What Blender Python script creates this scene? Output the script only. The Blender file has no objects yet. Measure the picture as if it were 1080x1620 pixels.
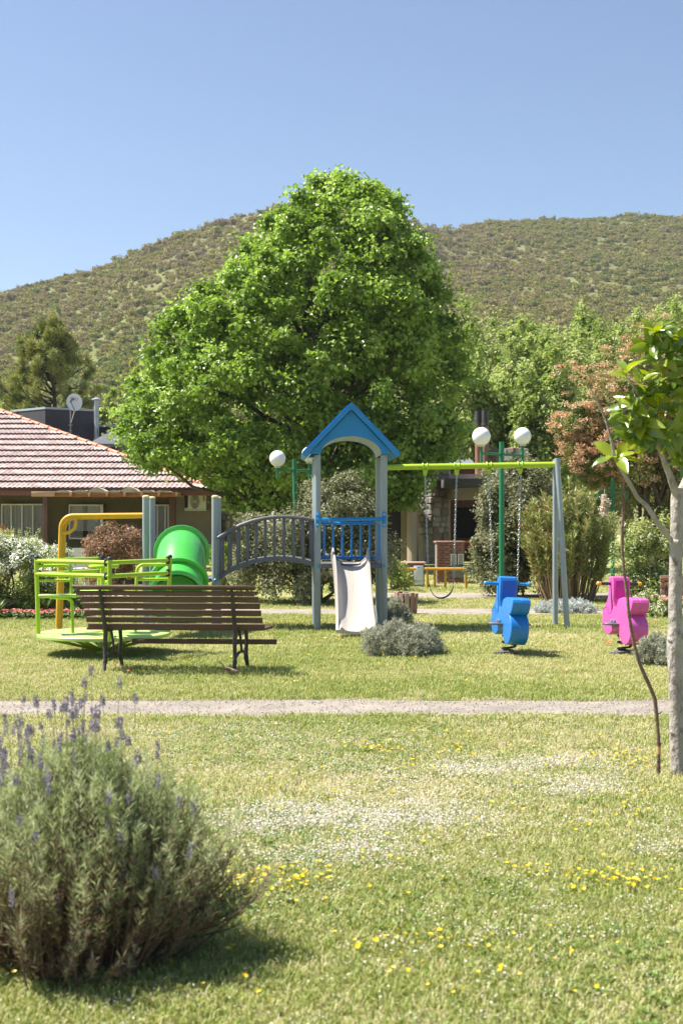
import bpy, bmesh, math, random
import numpy as np
from mathutils import Vector, Matrix, Euler

random.seed(7)
rng = np.random.default_rng(11)
C = bpy.context.scene.collection
S = bpy.context.scene

# ---------------------------------------------------------------- camera, sky, sun, exposure
F, CX, Y0, H = 2000.0, 540.0, 825.0, 1.45        # focal length in photo pixels, axis, horizon row, eye height
def X(px, d): return (px - CX) * d / F
def Z(py, d): return H + (Y0 - py) * d / F
def D(py): return F * H / (py - Y0)               # distance of a ground point seen at row py
def P(px, py, d): return Vector((X(px, d), d, Z(py, d)))

cam_d = bpy.data.cameras.new('camera')
cam = bpy.data.objects.new('camera', cam_d); C.objects.link(cam)
cam.location = (0, 0, H); cam.rotation_euler = (math.pi / 2, 0, 0)
cam_d.sensor_fit = 'VERTICAL'; cam_d.sensor_height = 36.0; cam_d.sensor_width = 24.0
cam_d.lens = F / 1620 * 36.0; cam_d.shift_y = 15 / 1620
cam_d.clip_start = 0.1; cam_d.clip_end = 4000
cam_d.dof.use_dof = True; cam_d.dof.focus_distance = 15.5; cam_d.dof.aperture_fstop = 5.0
S.camera = cam

SUN_EL, SUN_AZ = math.radians(58), math.radians(171)    # direction towards the sun, counted from +X
sun_vec = Vector((math.cos(SUN_EL) * math.cos(SUN_AZ), math.cos(SUN_EL) * math.sin(SUN_AZ), math.sin(SUN_EL)))
w = bpy.data.worlds.new('World'); S.world = w; w.use_nodes = True
nt = w.node_tree; nt.nodes.clear()
sky = nt.nodes.new('ShaderNodeTexSky'); sky.sky_type = 'NISHITA'; sky.sun_disc = False
sky.sun_elevation = SUN_EL; sky.sun_rotation = math.pi / 2 - SUN_AZ
sky.altitude = 600; sky.air_density = 1.0; sky.dust_density = 1.3; sky.ozone_density = 2.5
bg = nt.nodes.new('ShaderNodeBackground'); bg.inputs['Strength'].default_value = 0.07
wo = nt.nodes.new('ShaderNodeOutputWorld')
nt.links.new(sky.outputs[0], bg.inputs[0]); nt.links.new(bg.outputs[0], wo.inputs[0])
sl = bpy.data.lights.new('sun', 'SUN'); sl.energy = 5.0; sl.angle = math.radians(0.53); sl.color = (1.0, 0.95, 0.87)
so = bpy.data.objects.new('sun', sl); C.objects.link(so)
so.rotation_euler = sun_vec.to_track_quat('Z', 'Y').to_euler(); so.location = (-20, 10, 40)
S.view_settings.view_transform = 'Standard'; S.view_settings.look = 'None'
S.view_settings.gamma = 1.0; S.view_settings.use_curve_mapping = False
S.view_settings.exposure = 1.3

# ---------------------------------------------------------------- materials
def _n(nt, t, **k):
    n = nt.nodes.new(t)
    for a, v in k.items(): setattr(n, a, v)
    return n
def setin(n, name, v):
    if name in n.inputs: n.inputs[name].default_value = v
def c4(c): return (c[0], c[1], c[2], 1.0)

def pm(name, col, rough=0.55, var=0.12, scale=6.0, bump=0.0, bscale=60.0, metallic=0.0, coat=0.0,
       col2=None, c2amt=0.5, c2scale=9.0, stretch=(1, 1, 1), spec=0.5, emit=None):
    """painted / mineral / wooden surface: base colour, broad mottling, optional second colour in worn patches, fine relief"""
    m = bpy.data.materials.new(name); m.use_nodes = True
    nt = m.node_tree; b = nt.nodes['Principled BSDF']
    tc = _n(nt, 'ShaderNodeTexCoord'); mp = _n(nt, 'ShaderNodeMapping'); mp.inputs['Scale'].default_value = stretch
    nt.links.new(tc.outputs['Object'], mp.inputs[0])
    no = _n(nt, 'ShaderNodeTexNoise'); setin(no, 'Scale', scale); setin(no, 'Detail', 6.0); setin(no, 'Roughness', 0.65)
    nt.links.new(mp.outputs[0], no.inputs['Vector'])
    r = _n(nt, 'ShaderNodeValToRGB')
    r.color_ramp.elements[0].position = 0.3; r.color_ramp.elements[1].position = 0.7
    r.color_ramp.elements[0].color = c4([x * (1 - var) for x in col]); r.color_ramp.elements[1].color = c4([min(1, x * (1 + var)) for x in col])
    nt.links.new(no.outputs['Fac'], r.inputs[0]); out = r.outputs[0]
    if col2 is not None:
        n2 = _n(nt, 'ShaderNodeTexNoise'); setin(n2, 'Scale', c2scale); setin(n2, 'Detail', 8.0); setin(n2, 'Roughness', 0.7)
        nt.links.new(mp.outputs[0], n2.inputs['Vector'])
        r2 = _n(nt, 'ShaderNodeValToRGB'); r2.color_ramp.elements[0].position = 1 - c2amt - 0.05; r2.color_ramp.elements[1].position = 1 - c2amt + 0.08
        nt.links.new(n2.outputs['Fac'], r2.inputs[0])
        mx = _n(nt, 'ShaderNodeMix', data_type='RGBA'); nt.links.new(r2.outputs[0], mx.inputs[0])
        nt.links.new(out, mx.inputs[6]); mx.inputs[7].default_value = c4(col2); out = mx.outputs[2]
    nt.links.new(out, b.inputs['Base Color'])
    setin(b, 'Roughness', rough); setin(b, 'Metallic', metallic); setin(b, 'Coat Weight', coat); setin(b, 'Specular IOR Level', spec)
    if bump > 0:
        n3 = _n(nt, 'ShaderNodeTexNoise'); setin(n3, 'Scale', bscale); setin(n3, 'Detail', 5.0)
        nt.links.new(mp.outputs[0], n3.inputs['Vector'])
        bp = _n(nt, 'ShaderNodeBump'); setin(bp, 'Strength', bump); setin(bp, 'Distance', 0.02)
        nt.links.new(n3.outputs['Fac'], bp.inputs['Height']); nt.links.new(bp.outputs[0], b.inputs['Normal'])
    return m

def lm(name, cols, rough=0.45, transl=0.35, tint=None, inst=0.0, spec=0.4):
    """leaf material: colour picked per leaf by the face attribute 'rnd', light passing through"""
    m = bpy.data.materials.new(name); m.use_nodes = True
    nt = m.node_tree; b = nt.nodes['Principled BSDF']; o = nt.nodes['Material Output']
    at = _n(nt, 'ShaderNodeAttribute', attribute_name='rnd'); fac = at.outputs['Fac']
    if inst > 0:
        oi = _n(nt, 'ShaderNodeObjectInfo')
        mm = _n(nt, 'ShaderNodeMix', data_type='FLOAT'); mm.inputs[0].default_value = inst
        nt.links.new(fac, mm.inputs[2]); nt.links.new(oi.outputs['Random'], mm.inputs[3]); fac = mm.outputs[0]
    r = _n(nt, 'ShaderNodeValToRGB'); e = r.color_ramp.elements
    while len(e) < len(cols): e.new(0.5)
    for i, c in enumerate(cols):
        e[i].position = i / (len(cols) - 1); e[i].color = c4(c)
    nt.links.new(fac, r.inputs[0]); nt.links.new(r.outputs[0], b.inputs['Base Color'])
    setin(b, 'Roughness', rough); setin(b, 'Specular IOR Level', spec)
    if transl > 0:
        t = _n(nt, 'ShaderNodeBsdfTranslucent')
        hs = _n(nt, 'ShaderNodeHueSaturation'); hs.inputs['Value'].default_value = 1.25; hs.inputs['Saturation'].default_value = 1.1
        nt.links.new(r.outputs[0], hs.inputs['Color']); nt.links.new(hs.outputs[0], t.inputs[0])
        ms = _n(nt, 'ShaderNodeMixShader'); ms.inputs[0].default_value = transl
        nt.links.new(b.outputs[0], ms.inputs[1]); nt.links.new(t.outputs[0], ms.inputs[2]); nt.links.new(ms.outputs[0], o.inputs[0])
    return m

# ---------------------------------------------------------------- mesh building
class MB:
    def __init__(s): s.v = []; s.f = []; s.mi = []
    def add(s, vs, fs, mi=0):
        o = len(s.v); s.v += [tuple(v) for v in vs]; s.f += [tuple(i + o for i in f) for f in fs]; s.mi += [mi] * len(fs); return s
    def box(s, c, size, rot=None, bev=0.0, mi=0):
        hx, hy, hz = [a / 2 for a in size]; R = rot.to_matrix() if isinstance(rot, Euler) else rot
        if bev <= 0:
            vs = [Vector((x, y, z)) for x in (-hx, hx) for y in (-hy, hy) for z in (-hz, hz)]
            fs = [(0, 1, 3, 2), (4, 6, 7, 5), (0, 4, 5, 1), (2, 3, 7, 6), (0, 2, 6, 4), (1, 5, 7, 3)]
        else:
            bm = bmesh.new(); bmesh.ops.create_cube(bm, size=1.0)
            for v in bm.verts: v.co = Vector((v.co.x * size[0], v.co.y * size[1], v.co.z * size[2]))
            bmesh.ops.bevel(bm, geom=list(bm.edges), offset=min(bev, min(size) * 0.45), segments=2, profile=0.5, affect='EDGES')
            bm.verts.index_update(); vs = [v.co.copy() for v in bm.verts]; fs = [tuple(v.index for v in f.verts) for f in bm.faces]; bm.free()
        c = Vector(c)
        if R is not None: vs = [R @ v for v in vs]
        return s.add([v + c for v in vs], fs, mi)
    def tube(s, pts, r, n=8, caps=True, mi=0, closed=False):
        pts = [Vector(p) for p in pts]; m = len(pts)
        rs = list(r) if hasattr(r, '__len__') else [r] * m
        tang = []
        for i in range(m):
            a = pts[(i - 1) % m] if (i > 0 or closed) else pts[i]; b = pts[(i + 1) % m] if (i < m - 1 or closed) else pts[i]
            t = b - a; tang.append(t.normalized() if t.length > 1e-9 else Vector((0, 0, 1)))
        up = Vector((0, 0, 1)) if abs(tang[0].z) < 0.9 else Vector((1, 0, 0))
        u = tang[0].cross(up).normalized(); vs = []; fs = []
        for i in range(m):
            t = tang[i]; u = (u - t * u.dot(t)); u = u.normalized() if u.length > 1e-6 else t.orthogonal().normalized(); w_ = t.cross(u)
            for k in range(n):
                a = 2 * math.pi * k / n; vs.append(pts[i] + (u * math.cos(a) + w_ * math.sin(a)) * rs[i])
        for i in range(m if closed else m - 1):
            j = (i + 1) % m
            for k in range(n):
                k2 = (k + 1) % n; fs.append((i * n + k, i * n + k2, j * n + k2, j * n + k))
        if caps and not closed:
            fs.append(tuple(range(n - 1, -1, -1))); fs.append(tuple((m - 1) * n + k for k in range(n)))
        return s.add(vs, fs, mi)
    def lathe(s, prof, c=(0, 0, 0), n=20, R=None, mi=0):
        """prof: (radius, height) pairs, turned about the local z axis"""
        c = Vector(c); vs = []; fs = []
        for (r, z) in prof:
            for k in range(n):
                a = 2 * math.pi * k / n; v = Vector((r * math.cos(a), r * math.sin(a), z)); vs.append((R @ v if R is not None else v) + c)
        for i in range(len(prof) - 1):
            for k in range(n):
                k2 = (k + 1) % n; fs.append((i * n + k, i * n + k2, (i + 1) * n + k2, (i + 1) * n + k))
        if prof[0][0] > 1e-6: fs.append(tuple(range(n - 1, -1, -1)))
        if prof[-1][0] > 1e-6: fs.append(tuple((len(prof) - 1) * n + k for k in range(n)))
        return s.add(vs, fs, mi)
    def prism(s, outline, o, u, v, wv, mi=0):
        """outline of (a, b) pairs in the plane (u, v) at o, extruded along the vector wv"""
        o, u, v, wv = Vector(o), Vector(u), Vector(v), Vector(wv); n = len(outline)
        a = [o + u * p[0] + v * p[1] for p in outline]; vs = a + [p + wv for p in a]
        fs = [tuple(range(n)), tuple(range(2 * n - 1, n - 1, -1))] + [(i, i + n, (i + 1) % n + n, (i + 1) % n) for i in range(n)]
        return s.add(vs, fs, mi)
    def quad(s, a, b, c, d, mi=0): return s.add([a, b, c, d], [(0, 1, 2, 3)], mi)
    def mesh(s, name, mats, smooth=35.0):
        me = bpy.data.meshes.new(name); me.from_pydata([tuple(v) for v in s.v], [], s.f)
        bm = bmesh.new(); bm.from_mesh(me); bmesh.ops.recalc_face_normals(bm, faces=list(bm.faces)); bm.to_mesh(me); bm.free()
        for m in (mats if isinstance(mats, (list, tuple)) else [mats]): me.materials.append(m)
        if any(s.mi): me.polygons.foreach_set('material_index', s.mi)
        if smooth:
            me.polygons.foreach_set('use_smooth', [True] * len(me.polygons)); me.set_sharp_from_angle(angle=math.radians(smooth))
        me.update(); return me

def link(name, me, parent=None, loc=None, rot=None, scale=None):
    o = bpy.data.objects.new(name, me); C.objects.link(o)
    if parent is not None: o.parent = parent
    if loc is not None: o.location = loc
    if rot is not None: o.rotation_euler = rot
    if scale is not None: o.scale = scale
    return o
def part(name, mb, mat, parent, label=None, kind=None, smooth=35.0, **k):
    o = link(name, mb.mesh(name, mat, smooth), parent, **k)
    if label: o['label'] = label
    if kind: o['kind'] = kind
    return o
def tag(o, label, cat, group=None, kind=None):
    o['label'] = label; o['category'] = cat
    if group: o['group'] = group
    if kind: o['kind'] = kind
    return o
def thing(name, label, cat, loc=(0, 0, 0), rz=0.0, group=None):
    o = bpy.data.objects.new(name, None); C.objects.link(o); o.location = loc; o.rotation_euler = (0, 0, rz); o.empty_display_size = 0.2
    return tag(o, label, cat, group)
def struct(name, me):
    o = link(name, me); o['kind'] = 'structure'; return o
def copy_tree(o, parent=None):
    c = o.copy(); C.objects.link(c)
    if parent is not None: c.parent = parent; c.matrix_parent_inverse = o.matrix_parent_inverse.copy()
    for ch in list(o.children): copy_tree(ch, c)
    return c

# ---------------------------------------------------------------- foliage
def unit(a): return a / np.maximum(np.linalg.norm(a, axis=1, keepdims=True), 1e-9)
def rdir(n, r=rng): return unit(r.normal(size=(n, 3)))

def leaf_arrays(Pb, A, N, L, W, fold=0.2, mid=0.45):
    n = len(Pb); A = unit(A); Sx = unit(np.cross(A, N)); Nn = np.cross(Sx, A)
    L = np.broadcast_to(np.asarray(L, float), (n,))[:, None]; W = np.broadcast_to(np.asarray(W, float), (n,))[:, None]
    V = np.empty((n, 4, 3))
    V[:, 0] = Pb; V[:, 2] = Pb + A * L
    V[:, 1] = Pb + A * L * mid + Sx * W / 2 + Nn * W * fold; V[:, 3] = Pb + A * L * mid - Sx * W / 2 + Nn * W * fold
    base = (np.arange(n) * 4)[:, None]
    Tt = np.concatenate([base + np.array([[0, 2, 1]]), base + np.array([[0, 3, 2]])], axis=1).reshape(-1, 3)
    return V.reshape(-1, 3), Tt
def tri_mesh(name, V, T, mats, rnd=None, mi=None, smooth=False):
    me = bpy.data.meshes.new(name); nv, nf = len(V), len(T)
    me.vertices.add(nv); me.vertices.foreach_set('co', np.ascontiguousarray(V, dtype=np.float32).ravel())
    me.loops.add(nf * 3); me.loops.foreach_set('vertex_index', np.ascontiguousarray(T, dtype=np.int32).ravel())
    me.polygons.add(nf); me.polygons.foreach_set('loop_start', np.arange(0, nf * 3, 3, dtype=np.int32))
    for m in (mats if isinstance(mats, (list, tuple)) else [mats]): me.materials.append(m)
    if mi is not None: me.polygons.foreach_set('material_index', np.asarray(mi, dtype=np.int32))
    me.update(calc_edges=True)
    if rnd is not None:
        a = me.attributes.new('rnd', 'FLOAT', 'FACE'); a.data.foreach_set('value', np.asarray(rnd, dtype=np.float32))
    me.polygons.foreach_set('use_smooth', [bool(smooth)] * nf)
    return me

def clump_leaves(cl, per, L, W, up=0.55, outw=0.6, jit=0.7, droop=0.15, fold=0.2, inner=0.35, rvar=0.3, r=rng, soft=False):
    """cl: rows of centre xyz, radii xyz. Returns verts, tris, rnd. Leaves fill each clump, thicker near its skin"""
    cl = np.asarray(cl, float); m = len(cl); n = m * per
    k = np.repeat(np.arange(m), per); d = rdir(n, r); rad = inner + (1 - inner) * np.sqrt(r.random(n)); rad *= 1 + 0.18 * r.normal(size=n)
    if soft: rad = np.minimum(np.abs(r.normal(size=n)) * 0.62, 1.25)
    Pp = cl[k, :3] + d * rad[:, None] * cl[k, 3:6]
    N = unit(d * outw + np.array([0, 0, up]) + rdir(n, r) * jit)
    A = unit(np.cross(N, rdir(n, r)) + d * 0.35 + np.array([0, 0, -droop]))
    Ls = L * (0.65 + 0.7 * r.random(n)); Ws = W * (Ls / L)
    V, T = leaf_arrays(Pp - A * Ls[:, None] * 0.5, A, N, Ls, Ws, fold)
    base = np.clip(0.5 + (r.random(m) - 0.5) * 2 * rvar, 0, 1)
    rn = np.clip(base[k] + (r.random(n) - 0.5) * 0.6, 0, 1)
    return V, T, np.repeat(rn, 2)
def merge(parts_):
    Vs, Ts, Rs, Ms, o = [], [], [], [], 0
    for i, q in enumerate(parts_):
        V, T, R_ = q[:3]; mi = q[3] if len(q) > 3 else 0
        Vs.append(V); Ts.append(T + o); Rs.append(R_); Ms.append(np.full(len(T), mi)); o += len(V)
    return np.concatenate(Vs), np.concatenate(Ts), np.concatenate(Rs), np.concatenate(Ms)
def ell_clumps(n, c, rad, cr, lo=0.45, zmin=-1.0, flat=1.0, r=rng, bumps=0.15):
    """n clumps spread through an ellipsoid (centre c, radii rad), more of them near its surface; cr: clump radius"""
    out = []
    while len(out) < n:
        d = r.normal(size=3); d /= np.linalg.norm(d)
        if d[2] < zmin: continue
        t = lo + (1 - lo) * r.random() ** 0.6; t *= 1 + bumps * r.normal()
        s_ = cr * (0.7 + 0.6 * r.random())
        out.append([c[0] + d[0] * rad[0] * t, c[1] + d[1] * rad[1] * t, c[2] + d[2] * rad[2] * t, s_, s_, s_ * flat])
    return np.array(out)
def limb(a, b, sag=0.0, wob=0.05, n=5):
    a, b = Vector(a), Vector(b); L = (b - a).length; pts = []
    for i in range(n + 1):
        t = i / n; p = a.lerp(b, t) + Vector((0, 0, sag * L * math.sin(math.pi * t)))
        if 0 < i < n: p += Vector((random.gauss(0, wob * L), random.gauss(0, wob * L), random.gauss(0, wob * L * 0.5)))
        pts.append(p)
    return pts

def scatter(name, protos, pts, rot, scl, pid, mats, tilt=None):
    """one object: small prototype meshes (verts, tris, rnd, mat index) kept inside it and repeated on its own loose points"""
    Vs, Ts, Rs, Ms, pv = [], [], [], [], []; o = 0
    for i, (V, T, R_, mi) in enumerate(protos):
        Vs.append(V); Ts.append(T + o); Rs.append(R_); Ms.append(np.broadcast_to(mi, (len(T),))); pv.append(np.full(len(V), i)); o += len(V)
    V = np.concatenate(Vs); n = len(pts)
    me = tri_mesh(name, np.concatenate([V, np.asarray(pts, float)]), np.concatenate(Ts), mats, np.concatenate(Rs), np.concatenate(Ms))
    def at(nm, typ, a):
        q = me.attributes.new(nm, typ, 'POINT'); q.data.foreach_set('value', a)
    z = np.zeros(len(V), dtype=np.float32)
    at('is_proto', 'BOOLEAN', np.concatenate([np.ones(len(V), bool), np.zeros(n, bool)]))
    at('pid', 'INT', np.concatenate([np.concatenate(pv), np.asarray(pid)]).astype(np.int32))
    at('rot', 'FLOAT', np.concatenate([z, np.asarray(rot)]).astype(np.float32))
    at('scl', 'FLOAT', np.concatenate([z, np.asarray(scl)]).astype(np.float32))
    tl = np.zeros(n) if tilt is None else np.asarray(tilt)
    at('tilt', 'FLOAT', np.concatenate([z, tl]).astype(np.float32))
    ob = link(name, me); ob['kind'] = 'stuff'
    g = bpy.data.node_groups.new('scatter_' + name, 'GeometryNodeTree')
    g.interface.new_socket('Geometry', in_out='INPUT', socket_type='NodeSocketGeometry'); g.interface.new_socket('Geometry', in_out='OUTPUT', socket_type='NodeSocketGeometry')
    gi, go = g.nodes.new('NodeGroupInput'), g.nodes.new('NodeGroupOutput')
    def attr(nm, typ):
        q = g.nodes.new('GeometryNodeInputNamedAttribute'); q.data_type = typ; q.inputs['Name'].default_value = nm; return q.outputs[0]
    sep = g.nodes.new('GeometryNodeSeparateGeometry'); sep.domain = 'POINT'
    g.links.new(gi.outputs[0], sep.inputs['Geometry']); g.links.new(attr('is_proto', 'BOOLEAN'), sep.inputs['Selection'])
    sp = g.nodes.new('GeometryNodeSplitToInstances'); sp.domain = 'POINT'
    g.links.new(sep.outputs[0], sp.inputs[0]); g.links.new(attr('pid', 'INT'), sp.inputs['Group ID'])
    ip = g.nodes.new('GeometryNodeInstanceOnPoints'); ip.inputs['Pick Instance'].default_value = True
    g.links.new(sep.outputs[1], ip.inputs['Points']); g.links.new(sp.outputs[0], ip.inputs['Instance'])
    g.links.new(attr('pid', 'INT'), ip.inputs['Instance Index'])
    cx = g.nodes.new('ShaderNodeCombineXYZ'); g.links.new(attr('tilt', 'FLOAT'), cx.inputs[0]); g.links.new(attr('rot', 'FLOAT'), cx.inputs[2])
    g.links.new(cx.outputs[0], ip.inputs['Rotation'])
    cs = g.nodes.new('ShaderNodeCombineXYZ')
    for i in range(3): g.links.new(attr('scl', 'FLOAT'), cs.inputs[i])
    g.links.new(cs.outputs[0], ip.inputs['Scale']); g.links.new(ip.outputs[0], go.inputs[0])
    md = ob.modifiers.new('scatter', 'NODES'); md.node_group = g
    return ob
# ================================================================ THE SETTING
def fbm(x, y, seed=0, oct_=5):
    r = np.random.default_rng(seed); s = np.zeros_like(x, dtype=float); a, f = 1.0, 1.0
    for _ in range(oct_):
        for _ in range(3):
            th = r.random() * 6.283; ph = r.random() * 6.283
            s += a / 3 * np.sin(f * (x * math.cos(th) + y * math.sin(th)) + ph + 1.7 * np.sin(f * 0.6 * (y * math.cos(th) - x * math.sin(th)) + ph * 2))
        a *= 0.5; f *= 2.03
    return s
# --- lawn: one sheet to the foot of the hills
def ground_material():
    m = bpy.data.materials.new('lawn_soil_and_turf'); m.use_nodes = True; nt = m.node_tree; b = nt.nodes['Principled BSDF']
    tc = _n(nt, 'ShaderNodeTexCoord')
    def noise(sc, det=6, rough=0.6):
        q = _n(nt, 'ShaderNodeTexNoise'); setin(q, 'Scale', sc); setin(q, 'Detail', det); setin(q, 'Roughness', rough); nt.links.new(tc.outputs['Object'], q.inputs['Vector']); return q.outputs['Fac']
    def ramp(f, ps):
        r = _n(nt, 'ShaderNodeValToRGB'); e = r.color_ramp.elements
        while len(e) < len(ps): e.new(0.5)
        for i, (p, c) in enumerate(ps): e[i].position = p; e[i].color = c4(c)
        nt.links.new(f, r.inputs[0]); return r.outputs[0]
    fine = ramp(noise(45, 4, 0.7), [(0.3, (0.17, 0.19, 0.05)), (0.5, (0.30, 0.30, 0.11)), (0.7, (0.42, 0.38, 0.20))])
    broad = ramp(noise(0.9, 5, 0.55), [(0.36, (0.25, 0.29, 0.08)), (0.52, (0.33, 0.33, 0.13)), (0.66, (0.42, 0.38, 0.21))])
    mx = _n(nt, 'ShaderNodeMix', data_type='RGBA'); mx.inputs[0].default_value = 0.5; nt.links.new(fine, mx.inputs[6]); nt.links.new(broad, mx.inputs[7])
    nt.links.new(mx.outputs[2], b.inputs['Base Color']); setin(b, 'Roughness', 0.9); setin(b, 'Specular IOR Level', 0.15)
    bp = _n(nt, 'ShaderNodeBump'); setin(bp, 'Strength', 0.9); setin(bp, 'Distance', 0.03); nt.links.new(noise(70, 5, 0.7), bp.inputs['Height']); nt.links.new(bp.outputs[0], b.inputs['Normal'])
    return m
gm = MB()
xs = [-900, -300, -60] + list(np.linspace(-20, 20, 41)) + [60, 300, 900]; ys = [-40] + list(np.linspace(0, 30, 41)) + [45, 70, 110, 180, 300, 700, 1500]
for y in ys:
    for x in xs:
        gm.v.append((x, y, 0.0))
nx = len(xs)
for j in range(len(ys) - 1):
    for i in range(nx - 1): gm.f.append((j * nx + i, j * nx + i + 1, (j + 1) * nx + i + 1, (j + 1) * nx + i)); gm.mi.append(0)
struct('lawn', gm.mesh('lawn', ground_material()))

gravel = pm('pale_gravel', (0.345, 0.30, 0.25), 0.95, 0.26, 2.2, 0.9, 140, col2=(0.19, 0.16, 0.14), c2amt=0.42, c2scale=90, spec=0.2)
def path_mesh(name, near, far, x0, x1, n, z):
    mb = MB()
    for i in range(n + 1):
        x = x0 + (x1 - x0) * i / n; a, b = near(x), far(x)
        for k in range(5):
            t = k / 4; mb.v.append((x, a + (b - a) * t, z - (0.0 if 0 < k < 4 else 0.002)))
    for i in range(n):
        for k in range(4): o = i * 5 + k; mb.f.append((o, o + 5, o + 6, o + 1)); mb.mi.append(0)
    return struct(name, mb.mesh(name, gravel))
def w1(x): return 0.05 * math.sin(1.7 * x) + 0.03 * math.sin(4.1 * x + 1) + 0.015 * math.sin(11 * x + 2)
path_near = lambda x: 9.42 + w1(x); path_far = lambda x: 10.2 + 0.6 * w1(x + 5)
path_mesh('gravel_path', path_near, path_far, -14, 14, 160, 0.006)
p2n = lambda x: 19.6 + w1(x * 0.7); p2f = lambda x: 20.95 + w1(x * 0.7 + 3)
path_mesh('far_gravel_path', p2n, p2f, -5, 16, 120, 0.006)
p3n = lambda x: 23.7 + 0.12 * (x - 3) ** 2 * 0.15 + w1(x); p3f = lambda x: 25.6 + 0.12 * (x - 3) ** 2 * 0.15 + w1(x + 2)
path_mesh('house_gravel_path', p3n, p3f, 0.6, 12, 60, 0.006)

# --- turf: real blades
def blade_tuft(nb, h, wd, lean, spread, seed, rlo=0, rhi=1):
    r = np.random.default_rng(seed); Vs, Ts, R_, o = [], [], [], 0
    for i in range(nb):
        p = np.array([r.normal() * spread, r.normal() * spread, 0]); a = r.random() * 6.28; l = h * (0.5 + 0.8 * r.random())
        dx = np.array([math.cos(a), math.sin(a), 0]); sx = np.array([-dx[1], dx[0], 0]) * wd / 2 * (0.7 + 0.6 * r.random()); k = lean * (0.3 + r.random())
        m_ = p + dx * l * k * 0.35 + np.array([0, 0, l * 0.6]); t_ = p + dx * l * k + np.array([0, 0, l * (1 - 0.25 * k)])
        Vs += [p - sx, p + sx, m_ - sx * 0.8, m_ + sx * 0.8, t_]; Ts += [[o, o + 1, o + 3], [o, o + 3, o + 2], [o + 2, o + 3, o + 4]]; o += 5
        c = rlo + (rhi - rlo) * r.random(); R_ += [c] * 3
    return np.array(Vs), np.array(Ts), np.array(R_)
turf = lm('turf_blades', [(0.11, 0.185, 0.03), (0.245, 0.31, 0.066), (0.40, 0.405, 0.135), (0.58, 0.51, 0.30), (0.70, 0.615, 0.45)], 0.55, 0.3, inst=0.3, spec=0.3)
def on_path(x, y):
    e = 0.07 * fbm(x * 6, y * 6, 61, 3) - 0.02
    return ((y > 9.42 - 0.02 + e + 0.05 * np.sin(1.7 * x) + 0.03 * np.sin(4.1 * x + 1)) & (y < 10.2 - e + 0.03 * np.sin(1.7 * (x + 5))))
r_ = np.random.default_rng(5)
def wedge(n, y0, y1, margin=1.12, r=r_):
    """points spread evenly over the part of the lawn between two distances that the photograph could see"""
    y = np.sqrt(y0 ** 2 + (y1 ** 2 - y0 ** 2) * r.random(n)); x = (r.random(n) * 2 - 1) * (0.27 * y * margin + 1.9)
    return x, y
gx, gy, gs = [], [], []
for n, a, b, s in ((54000, 2.6, 6.0, 1.0), (46000, 6.0, 9.45, 1.15), (36000, 10.15, 14.5, 1.3), (22000, 14.5, 19.6, 1.5), (8000, 20.9, 23.9, 1.5), (11000, 25.5, 34, 1.9)):
    x, y = wedge(n, a, b, 1.12 if a < 8 else 1.06); gx.append(x); gy.append(y); gs.append(np.full(n, s))
gx, gy, gs = map(np.concatenate, (gx, gy, gs)); ok = ~on_path(gx, gy); ok &= ~((gy > 23.85) & (gy < 25.5) & (gx > 0.8)); gx, gy, gs = gx[ok], gy[ok], gs[ok]
lush = fbm(gx * 0.9, gy * 0.9, 3); dry = fbm(gx * 1.3 + 7, gy * 0.8, 8)
pid = np.where(r_.random(len(gx)) < np.clip(0.42 + 0.6 * lush, 0.08, 0.95), r_.integers(0, 3, len(gx)), r_.integers(3, 6, len(gx)))
pid = np.where((dry > 0.55) & (r_.random(len(gx)) < 0.6), 6, pid); pid = np.where(r_.random(len(gx)) < np.where(gy < 9.4, 0.30, 0.10), 6, pid)
prot = [blade_tuft(9, 0.034, 0.0042, 0.7, 0.022, 20 + i, 0.0, 0.55) + (0,) for i in range(3)] + [blade_tuft(9, 0.026, 0.0042, 0.9, 0.024, 30 + i, 0.35, 0.9) + (0,) for i in range(3)] + [blade_tuft(9, 0.02, 0.004, 1.1, 0.026, 40, 0.7, 1.0) + (0,)]
near_edge = np.exp(-((gy - 9.2) / 0.25) ** 2)
g = scatter('grass', prot, np.stack([gx, gy, np.zeros_like(gx)], 1), r_.random(len(gx)) * 6.28, gs * (0.75 + 0.5 * r_.random(len(gx))) * (1 + 0.3 * near_edge), pid, [turf])
tag(g, 'short green and straw coloured grass of the whole lawn', 'grass', kind='stuff')
# --- broad clover-like weeds in the lawn
weedm = lm('lawn_weed_leaves', [(0.07, 0.14, 0.02), (0.14, 0.22, 0.04), (0.22, 0.28, 0.07)], 0.5, 0.25, inst=0.4)
def weed(seed):
    r = np.random.default_rng(seed); n = 9; a = r.random(n) * 6.28; A = np.stack([np.cos(a), np.sin(a), 0.35 + 0.4 * r.random(n)], 1)
    V, T = leaf_arrays(np.zeros((n, 3)) + r.normal(size=(n, 3)) * 0.006 * np.array([1, 1, 0]), A, np.tile([0, 0, 1.0], (n, 1)) + 0.2 * r.normal(size=(n, 3)), 0.032, 0.012, 0.1); return V, T, np.repeat(r.random(n), 2), 0
x, y = wedge(9000, 2.8, 9.4); kk = fbm(x * 1.1 + 3, y * 1.1, 17) > 0.0; x, y = x[kk], y[kk]
g = scatter('lawn_weeds', [weed(i) for i in range(3)], np.stack([x, y, np.full_like(x, 0.004)], 1), r_.random(len(x)) * 6.28, 0.7 + 0.8 * r_.random(len(x)), r_.integers(0, 3, len(x)), [weedm])
tag(g, 'low broad leaved weeds among the lawn grass', 'weeds', kind='stuff')
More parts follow.
